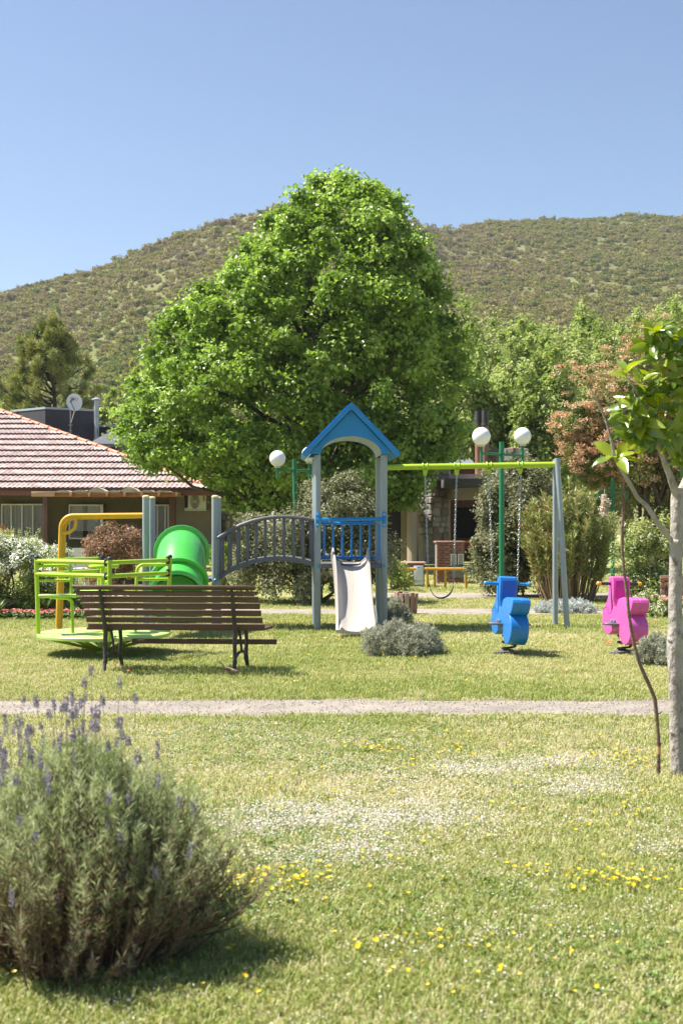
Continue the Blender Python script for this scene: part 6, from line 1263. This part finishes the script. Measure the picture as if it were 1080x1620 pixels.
def magnolia():
    d = 7.25; x0 = X(1071, d); t = thing('magnolia_tree', 'young magnolia with pale trunk and large glossy leaves at the right edge', 'tree', (x0, d, 0)); r = random.Random(12)
    def q(px, py, dy=0.0): return Vector((X(px, d + dy) - x0, dy, Z(py, d + dy)))
    tr = MB(); pts = [q(1074, 1235), q(1072, 1200), q(1070, 1150), q(1069, 1110), q(1068, 1060), q(1066.5, 1035), q(1067, 1015), q(1068, 990), q(1067, 960), q(1068, 910), q(1069, 860), q(1070, 820), q(1071, 790), q(1072, 772)]
    tr.tube(pts, [0.050, 0.046, 0.043, 0.041, 0.042, 0.046, 0.047, 0.041, 0.039, 0.037, 0.037, 0.036, 0.040, 0.034], 14)
    for (px, py, s) in ((1056, 1012, 0.018), (1060, 1020, 0.016), (1079, 1006, 0.015), (1058, 1158, 0.013), (1061, 857, 0.02)): tr.lathe([(s * 1.3, -s), (s, 0), (s * 0.5, s * 0.8), (0, s)], q(px + 3, py, -0.02), 9, Matrix.Rotation(-1.2 if px < 1066 else 1.2, 3, 'Y'))
    part('trunk', tr, magbark, t, smooth=70); tips = []
    def branch(ps, r0, r1, label=None):
        b = MB(); n = len(ps); b.tube(ps, [r0 + (r1 - r0) * i / (n - 1) for i in range(n)], 8); part('branch', b, magbark, t, smooth=80, label=label)
    branch([q(1068, 862), q(1052, 845, -.03), q(1036, 822, -.05), q(1022, 800, -.07), q(1008, 788, -.08), q(996, 766, -.09), q(985, 748, -.1), q(976, 732, -.1)], 0.016, 0.011)
    branch([q(977, 734, -.1), q(971, 722, -.1), q(967, 700, -.11), q(962, 680, -.12), q(957, 664, -.12), q(947, 640, -.12), q(938, 622, -.12), q(930, 611, -.12)], 0.011, 0.003, 'bare dead twig tip')
    branch([q(985, 750, -.1), q(983, 738, -.1), q(978, 724, -.1)], 0.012, 0.008)
    branch([q(1071, 790), q(1064, 768, -.04), q(1058, 750, -.06), q(1050, 730, -.07), q(1044, 712, -.08), q(1036, 692, -.08), q(1030, 670, -.1), q(1022, 640, -.1)], 0.024, 0.009)
    branch([q(1073, 785), q(1082, 765, .05), q(1092, 740, .08), q(1100, 700, .1), q(1098, 640, .1), q(1090, 580, .1)], 0.026, 0.010)
    branch([q(1036, 692, -.08), q(1052, 660, -.05), q(1064, 630, -.04), q(1066, 600, -.04), q(1060, 575, -.05), q(1050, 548, -.05), q(1040, 528, -.05)], 0.013, 0.006)
    branch([q(1022, 645, -.1), q(1010, 630, -.12), q(1000, 610, -.14), q(992, 596, -.15)], 0.009, 0.005)
    branch([q(1098, 640, .1), q(1085, 620, .05), q(1078, 600, 0)], 0.010, 0.006)
    leaves = [[mag_leaf(mi, b, 10 * mi + k) for k, b in enumerate((0.1, 0.25, 0.42))] for mi in range(3)]
    def rosette(px, py, dy, n, L, ax=(0, 0, 1), yellow=0.35, amber=0.02, spread=0.85):
        o = q(px, py, dy); ax = Vector(ax).normalized(); u = ax.orthogonal().normalized(); v = ax.cross(u); ph = r.random() * 6.28
        for k in range(n):
            a = ph + k * 2.4; e = spread * (0.55 + 0.6 * (k + 0.5) / n); dr = (u * math.cos(a) + v * math.sin(a)) * math.sin(e * 1.25) + ax * math.cos(e * 1.25); nr = (ax - dr * ax.dot(dr)).normalized(); sx = dr.cross(nr); R = Matrix((sx, dr, nr)).transposed() @ Matrix.Rotation(r.uniform(-.5, .5), 3, 'Y')
            mi = 2 if r.random() < amber else (1 if r.random() < yellow else 0); l = L * r.uniform(0.75, 1.12); ob = link('leaf', leaves[mi][r.randrange(3)], t, loc=o + dr * 0.012 + ax * r.uniform(-.03, .01), rot=R.to_euler(), scale=(l * r.uniform(0.9, 1.1), l, l))
    rosette(975, 722, -.1, 8, 0.145, (-0.1, -0.35, 0.5), 0.6, 0.25, 1.2)
    rosette(1036, 524, -.05, 10, 0.125, (-0.1, -0.3, 0.9), 0.6, 0.0, 0.95); rosette(1056, 540, -.02, 9, 0.12, (0.5, -0.5, 0.6), 0.4, 0, 1.0); rosette(1048, 562, -.08, 9, 0.125, (-0.4, -0.7, 0.2), 0.4, 0, 1.1); rosette(1072, 545, .05, 8, 0.12, (0.4, 0, 0.8), 0.4)
    rosette(992, 592, -.15, 6, 0.115, (-0.3, -0.3, 0.9), 0.8, 0.0, 0.8); rosette(1012, 605, -.1, 7, 0.12, (0, -0.4, 0.8), 0.4); rosette(1022, 632, -.12, 10, 0.13, (-0.1, -0.5, 0.8), 0.35); rosette(1000, 645, -.16, 9, 0.13, (-0.6, -0.5, 0.5), 0.45); rosette(992, 668, -.15, 8, 0.135, (-0.7, -0.4, 0.1), 0.3); rosette(1015, 668, -.18, 9, 0.14, (-0.2, -0.9, 0.1), 0.25)
    rosette(1040, 650, -.1, 9, 0.135, (0.1, -0.7, 0.6), 0.3); rosette(1034, 684, -.14, 9, 0.135, (0, -0.8, -0.2), 0.3); rosette(1058, 626, -.1, 9, 0.125, (0.2, -0.6, 0.7), 0.4); rosette(1070, 650, -.05, 9, 0.135, (0.3, -0.7, 0.4), 0.3); rosette(1064, 684, -.08, 9, 0.14, (0.3, -0.7, -0.2), 0.35); rosette(1084, 612, .02, 9, 0.13, (0.3, -0.4, 0.8), 0.4); rosette(1090, 668, 0, 9, 0.13, (0.4, -0.6, 0.2), 0.3); rosette(1088, 575, .08, 9, 0.125, (0.2, -0.2, 0.9), 0.4); rosette(1052, 600, -.08, 8, 0.12, (0, -0.6, 0.6), 0.5); rosette(1078, 706, 0, 7, 0.13, (0.2, -0.6, -0.4), 0.3)
    for px, py, dy in ((1076, 596, -.05), (1074, 728, -.04), (1086, 722, 0.02), (1000, 690, -.16), (1082, 560, 0.0), (1030, 548, -.02)): rosette(px, py, dy, 8, 0.135, (r.uniform(-.3, .3), -0.6, r.uniform(-.2, .8)), 0.35)
    rosette(1018, 690, -.1, 7, 0.13, (-0.4, -0.6, -0.4), 0.4); rosette(1050, 640, 0.1, 9, 0.13, (0, 0.5, 0.7), 0.3); rosette(1030, 600, 0.0, 7, 0.12, (0, 0.3, 0.9), 0.4)
magnolia()
def stake():
    d = 7.2; x0 = X(1040, d); t = thing('crooked_stake', 'thin crooked brown stick stuck in the lawn, leaning up against the magnolia branch', 'stake', (x0, d, 0)); pts = [Vector((X(px, d - 0.06 * i / 14) - x0, -0.07 * i / 14, Z(py, d))) for i, (px, py) in enumerate(((1040.5, 1230), (1041, 1195), (1041, 1180), (1040, 1160), (1037.5, 1130), (1035, 1105), (1029, 1090), (1019, 1068), (1011, 1050), (1003, 1022), (998, 1000), (993, 968), (991, 940), (986, 905), (983, 870), (982.5, 840), (984, 815), (984, 790), (985, 760)))]
    b = MB(); n = len(pts); b.tube(pts, [0.0105 + 0.003 * random.random() - 0.004 * i / n for i in range(n)], 9); part('stick', b, pm('brown_twig_bark', (0.17, 0.11, 0.075), 0.9, 0.35, 8, 0.7, 40, col2=(0.33, 0.26, 0.20), c2amt=0.35, c2scale=20), t, smooth=70)
    c = MB(); c.tube([pts[1] + Vector((0, 0, 0.01)), pts[2] + Vector((0, 0, 0))], 0.0128, 9); part('bare_band', c, pm('peeled_wood', (0.52, 0.35, 0.14), 0.7, 0.2), t)
    for i, dx in ((4, 0.03), (2, 0.016), (13, -0.05)):
        s = MB(); s.tube([pts[i], pts[i] + Vector((dx, -0.01, 0.02))], [0.005, 0.002], 5); part('stub', s, bpy.data.materials['brown_twig_bark'], t)
stake()

# ---------------------------------------------------------------- lavender in front
lavm = lm('lavender_leaves', [(0.16, 0.20, 0.07), (0.30, 0.35, 0.145), (0.45, 0.49, 0.26), (0.62, 0.64, 0.46)], 0.6, 0.38, spec=0.25); lavd = lm('dead_lavender_leaves', [(0.14, 0.085, 0.05), (0.26, 0.18, 0.11), (0.36, 0.28, 0.19)], 0.8, 0.15, spec=0.1)
lavw = pm('lavender_wood', (0.15, 0.09, 0.06), 0.9, 0.35, 12, 0.4, 40)
def lavender():
    d = 4.22; r = np.random.default_rng(33); x0 = X(134, d); t = thing('lavender_bush', 'big flowering lavender bush filling the lower left foreground, slightly out of focus', 'shrub', (x0, d, 0)); wd = MB(); Pp, A, Rn, Mi, Ls, Ws = [], [], [], [], [], []; ends = []
    n = 1050; ZR = ([0.0, 0.08, 0.19, 0.28, 0.38, 0.47, 0.55, 0.62, 0.67], [0.32, 0.375, 0.41, 0.42, 0.39, 0.32, 0.235, 0.13, 0.04])
    for k in range(n):
        a = r.random() * 6.28; zt = 0.08 + 0.59 * (r.random() ** 0.75); bump = 1 + 0.10 * math.sin(3 * a + 1) + 0.13 * math.sin(5 * a + 11 * zt); rt = float(np.interp(zt, *ZR)) * bump * (r.uniform(0.9, 1.22) if r.random() < 0.55 else r.uniform(0.35, 1.0)); br = 0.05 + 0.55 * rt * r.random()
        b = Vector((br * math.cos(a), br * math.sin(a), 0.0)); tip = Vector((rt * math.cos(a) + 0.035 * r.normal(), 0.85 * rt * math.sin(a) + 0.015 * r.normal(), zt * (0.93 + 0.10 * r.random()))); mid = b.lerp(tip, 0.5) + Vector((math.cos(a), math.sin(a), 0)) * 0.10 * (1 - zt / 0.75); pts = []
        for i in range(8):
            s = i / 7; pts.append(b * (1 - s) ** 2 + mid * 2 * s * (1 - s) + tip * s * s)
        wd.tube(pts, [0.0045 * (1 - 0.1 * i) for i in range(8)], 4, caps=False); dirn = ((pts[-1] - pts[-3]).normalized() * 0.8 + Vector((0.35 * r.normal(), 0.35 * r.normal(), 0.75))).normalized(); tp2 = tip + dirn * r.uniform(0.03, 0.08); e = math.atan2(rt, zt + 0.05); ends.append((tip, tp2, e, a))
        base = r.random(); m = 104; z0 = 0.26
        for j in range(m):
            s = z0 + (1.12 - z0) * r.random() ** 0.7
            if s <= 1: f = s * 7; i = min(int(f), 6); p = pts[i].lerp(pts[i + 1], f - i); ax = (pts[i + 1] - pts[i]).normalized()
            else: p = tip.lerp(tp2, (s - 1) / 0.12); ax = dirn
            dr = Vector(r.normal(size=3)); dr = (dr - ax * dr.dot(ax)).normalized(); dd = (dr * 0.8 + ax * 0.7 + Vector((0, 0, 0.2))).normalized(); dead = (p.z < 0.45 and r.random() < 1.0 - 2.0 * p.z) or r.random() < 0.03
            Pp.append(p); A.append(dd); Rn.append(min(1, max(0, base * 0.5 + 0.5 * r.random()))); Mi.append(1 if dead else 0); Ls.append(r.uniform(0.018, 0.042)); Ws.append(r.uniform(0.0024, 0.0042))
    # sprawling shoots at the right side
    for k in range(9):
        tip = Vector((0.52 + 0.05 * r.normal(), 0.06 * r.normal(), 0.19 + 0.045 * r.normal())); pts = limb((0.25, 0, 0.05), tip, -0.05, 0.02, 6); wd.tube(pts, [0.003] * 7, 4)
        for j in range(120): s = r.random() * 5.99; i = int(s); p = pts[i].lerp(pts[i + 1], s - i); dd = Vector(r.normal(size=3)) + Vector((0.4, 0, 0.6)); Pp.append(p); A.append(dd.normalized()); Rn.append(r.random() * 0.8); Mi.append(0); Ls.append(r.uniform(0.022, 0.045)); Ws.append(0.006)
    nl = len(Pp); V, T = leaf_arrays(np.array(Pp), np.array(A), rdir(nl, r), np.array(Ls), np.array(Ws), 0.15, 0.5); link('foliage', tri_mesh('foliage', V, T, [lavm, lavd], np.repeat(Rn, 2), np.repeat(Mi, 2)), t); part('stems', wd, lavw, t, smooth=80)
    # flower spikes, each on its own stalk
    fm = lm('lavender_florets', [(0.19, 0.165, 0.22), (0.28, 0.245, 0.33), (0.37, 0.33, 0.44)], 0.7, 0.25, spec=0.15); sm_ = lm('lavender_stalk', [(0.17, 0.20, 0.10), (0.24, 0.26, 0.14)], 0.7, 0.1); mes = []
    for v in range(6):
        rr = np.random.default_rng(60 + v); n2 = 62; s = rr.random(n2); ang = rr.random(n2) * 6.28; prof = 0.0060 * (1.1 - 0.5 * s); P2 = np.stack([np.cos(ang) * prof, np.sin(ang) * prof, s * (0.034 + 0.006 * v % 3)], 1); A2 = np.stack([np.cos(ang) * 0.6, np.sin(ang) * 0.6, np.full(n2, 0.8)], 1); V2, T2 = leaf_arrays(P2, A2, rdir(n2, rr), 0.0105, 0.0062, 0.25, 0.5)
        st = MB(); bend = rr.normal() * 0.006; st.tube([(bend * 2, bend, -0.17), (bend, 0, -0.08), (0, 0, 0.006), (0, 0, 0.03)], [0.0014, 0.0013, 0.0012, 0.003], 4); sv = np.array([tuple(q) for q in st.v]); stt = []
        for f in st.f:
            for i in range(1, len(f) - 1): stt.append((f[0], f[i], f[i + 1]))
        Vq, Tq, Rq, Mq = merge([(V2, T2, np.repeat(rr.random(n2), 2), 0), (sv, np.array(stt), np.full(len(stt), rr.random()), 1)]); mes.append(tri_mesh('flower_spike', Vq, Tq, [fm, sm_], Rq, Mq))
    cand = [e for e in ends if e[0].z > 0.42]; cand.sort(key=lambda e: r.random() * 1.6 - 0.7 * e[0].z + 1.0 * e[0].x); cnt = 0
    for tip, tp2, e, a in cand[:105]: link('flower_spike', mes[r.integers(6)], t, loc=tip + Vector((0.03 * r.normal() + 0.06 * math.cos(a) * e, 0.02 * r.normal(), r.uniform(0.08, 0.26))), rot=(r.normal() * 0.1, r.normal() * 0.1 + 0.3 * math.cos(a) * e, r.random() * 6.28), scale=[r.uniform(0.55, 0.9)] * 3)
    for tip, tp2, e, a in [q for q in ends if q[0].z < 0.5 and q[0].y < 0.1][:26]: link('flower_spike', mes[r.integers(6)], t, loc=tip + Vector((0.05 * math.cos(a), -0.03, 0.09)), rot=(0, 0.4 * math.cos(a), r.random() * 6), scale=[0.8] * 3)
lavender()

# ---------------------------------------------------------------- bird and fallen leaves
def bird():
    d = 11.75; t = thing('bird', 'small brown thrush like bird with raised tail beside the right bench leg', 'bird', (X(364, d), d, 0)); bm_ = pm('brown_plumage', (0.25, 0.18, 0.12), 0.8, 0.35, 30, 0.3, 120, col2=(0.45, 0.38, 0.30), c2amt=0.35, c2scale=40)
    b = MB(); path = [(-0.060, 0, 0.112), (-0.050, 0, 0.100), (-0.036, 0, 0.086), (-0.015, 0, 0.072), (0.008, 0, 0.062), (0.030, 0, 0.057), (0.046, 0, 0.056), (0.058, 0, 0.055), (0.070, 0, 0.050), (0.076, 0, 0.046)]; b.tube(path, [0.005, 0.009, 0.017, 0.024, 0.0265, 0.024, 0.0175, 0.0165, 0.010, 0.004], 14); part('body', b, bm_, t, smooth=80)
    tl = MB(); tl.prism([(-0.009, 0), (0.009, 0), (0.012, 0.075), (-0.012, 0.078)], (-0.054, 0, 0.104), (0, 1, 0), (-0.72, 0, 0.62), (0.004, 0, 0.004)); part('tail', tl, pm('dark_tail', (0.09, 0.065, 0.05), 0.7, 0.3, 40), t); tp = MB(); tp.prism([(-0.0115, 0), (0.0115, 0), (0.012, 0.012), (-0.012, 0.012)], (-0.103, 0, 0.147), (0, 1, 0), (-0.72, 0, 0.62), (0.005, 0, 0.005)); part('tail_tip', tp, pm('white_tail_tip', (0.6, 0.56, 0.48), 0.7), t)
    for s in (-1, 1):
        w_ = MB(); w_.lathe([(0.0, -0.044), (0.012, -0.025), (0.016, 0.0), (0.012, 0.022), (0.0, 0.03)], (-0.012, s * 0.0215, 0.076), 10, Matrix.Rotation(-1.05 + math.pi, 3, 'Y') @ Matrix.Diagonal((1, 0.4, 1))); part('wing', w_, pm('dark_wing', (0.12, 0.085, 0.06), 0.7, 0.4, 40) if 'dark_wing' not in bpy.data.materials else bpy.data.materials['dark_wing'], t)
        l = MB(); l.tube([(0.008, s * 0.01, 0.045), (0.0, s * 0.011, 0.022), (0.006, s * 0.012, 0.0)], 0.0022, 5); l.tube([(-0.006, s * 0.012, 0.003), (0.018, s * 0.014, 0.002)], 0.0016, 4); part('leg', l, pm('bird_leg', (0.1, 0.07, 0.05), 0.6) if 'bird_leg' not in bpy.data.materials else bpy.data.materials['bird_leg'], t)
        e = MB(); e.lathe([(0.003, 0), (0.0022, 0.0015), (0, 0.002)], (0.060, s * 0.0150, 0.060), 8, Matrix.Rotation(-s * math.pi / 2, 3, 'X')); part('eye', e, blk, t)
    k = MB(); k.tube([(0.072, 0, 0.048), (0.084, 0, 0.040), (0.090, 0, 0.035)], [0.0055, 0.003, 0.0008], 7); part('beak', k, bpy.data.materials['dark_tail'], t)
bird()
rl = pm('orange_red_dry_leaf', (0.60, 0.12, 0.03), 0.6, 0.2, 20)
def fallen(px, py, label, size=0.06, rz=0.4):
    d = D(py); mb = MB(); n = 6
    for i in range(n + 1):
        s = i / n; w_ = size * 0.28 * math.sin(math.pi * s) + 0.001; mb.v += [(s * size - size / 2, -w_, 0.006 + 0.02 * math.sin(2.5 * s)), (s * size - size / 2, w_, 0.012 + 0.02 * math.sin(2.5 * s)), (s * size - size / 2, 0, 0.002 + 0.02 * math.sin(2.5 * s))]
    for i in range(n): o = 3 * i; mb.f += [(o, o + 2, o + 5, o + 3), (o + 2, o + 1, o + 4, o + 5)]; mb.mi += [0, 0]
    o = link('fallen_leaf', mb.mesh('fallen_leaf', rl, 80), loc=(X(px, d), d, 0.012), rot=(0.15, 0, rz)); tag(o, label, 'leaf', 'fallen red leaves')
fallen(203, 1067, 'orange red leaf on the grass in the bench shadow', 0.04); fallen(181, 1054, 'small orange leaf between the left bench legs', 0.03, 1.2); fallen(963, 1020, 'larger red leaf on the grass left of the pink spring rider', 0.10, 0.2)
fallen(1033, 989, 'red leaf on the grass near the half hidden bench', 0.08, 0.9)
# ================================================================ AIR
hm = bpy.data.materials.new('thin_haze'); hm.use_nodes = True; hn = hm.node_tree; hn.nodes.remove(hn.nodes['Principled BSDF'])
pv = hn.nodes.new('ShaderNodeVolumePrincipled'); pv.inputs['Color'].default_value = (0.86, 0.90, 0.96, 1); pv.inputs['Density'].default_value = 0.00017; setin(pv, 'Anisotropy', 0.2)
hn.links.new(pv.outputs[0], hn.nodes['Material Output'].inputs['Volume'])
hb = MB(); hb.box((0, 735, 96), (1860, 1590, 196)); ho = link('haze', hb.mesh('haze', hm, 0)); ho['kind'] = 'stuff'; ho['label'] = 'thin pale air between the lawn and the hills'; ho['category'] = 'haze'
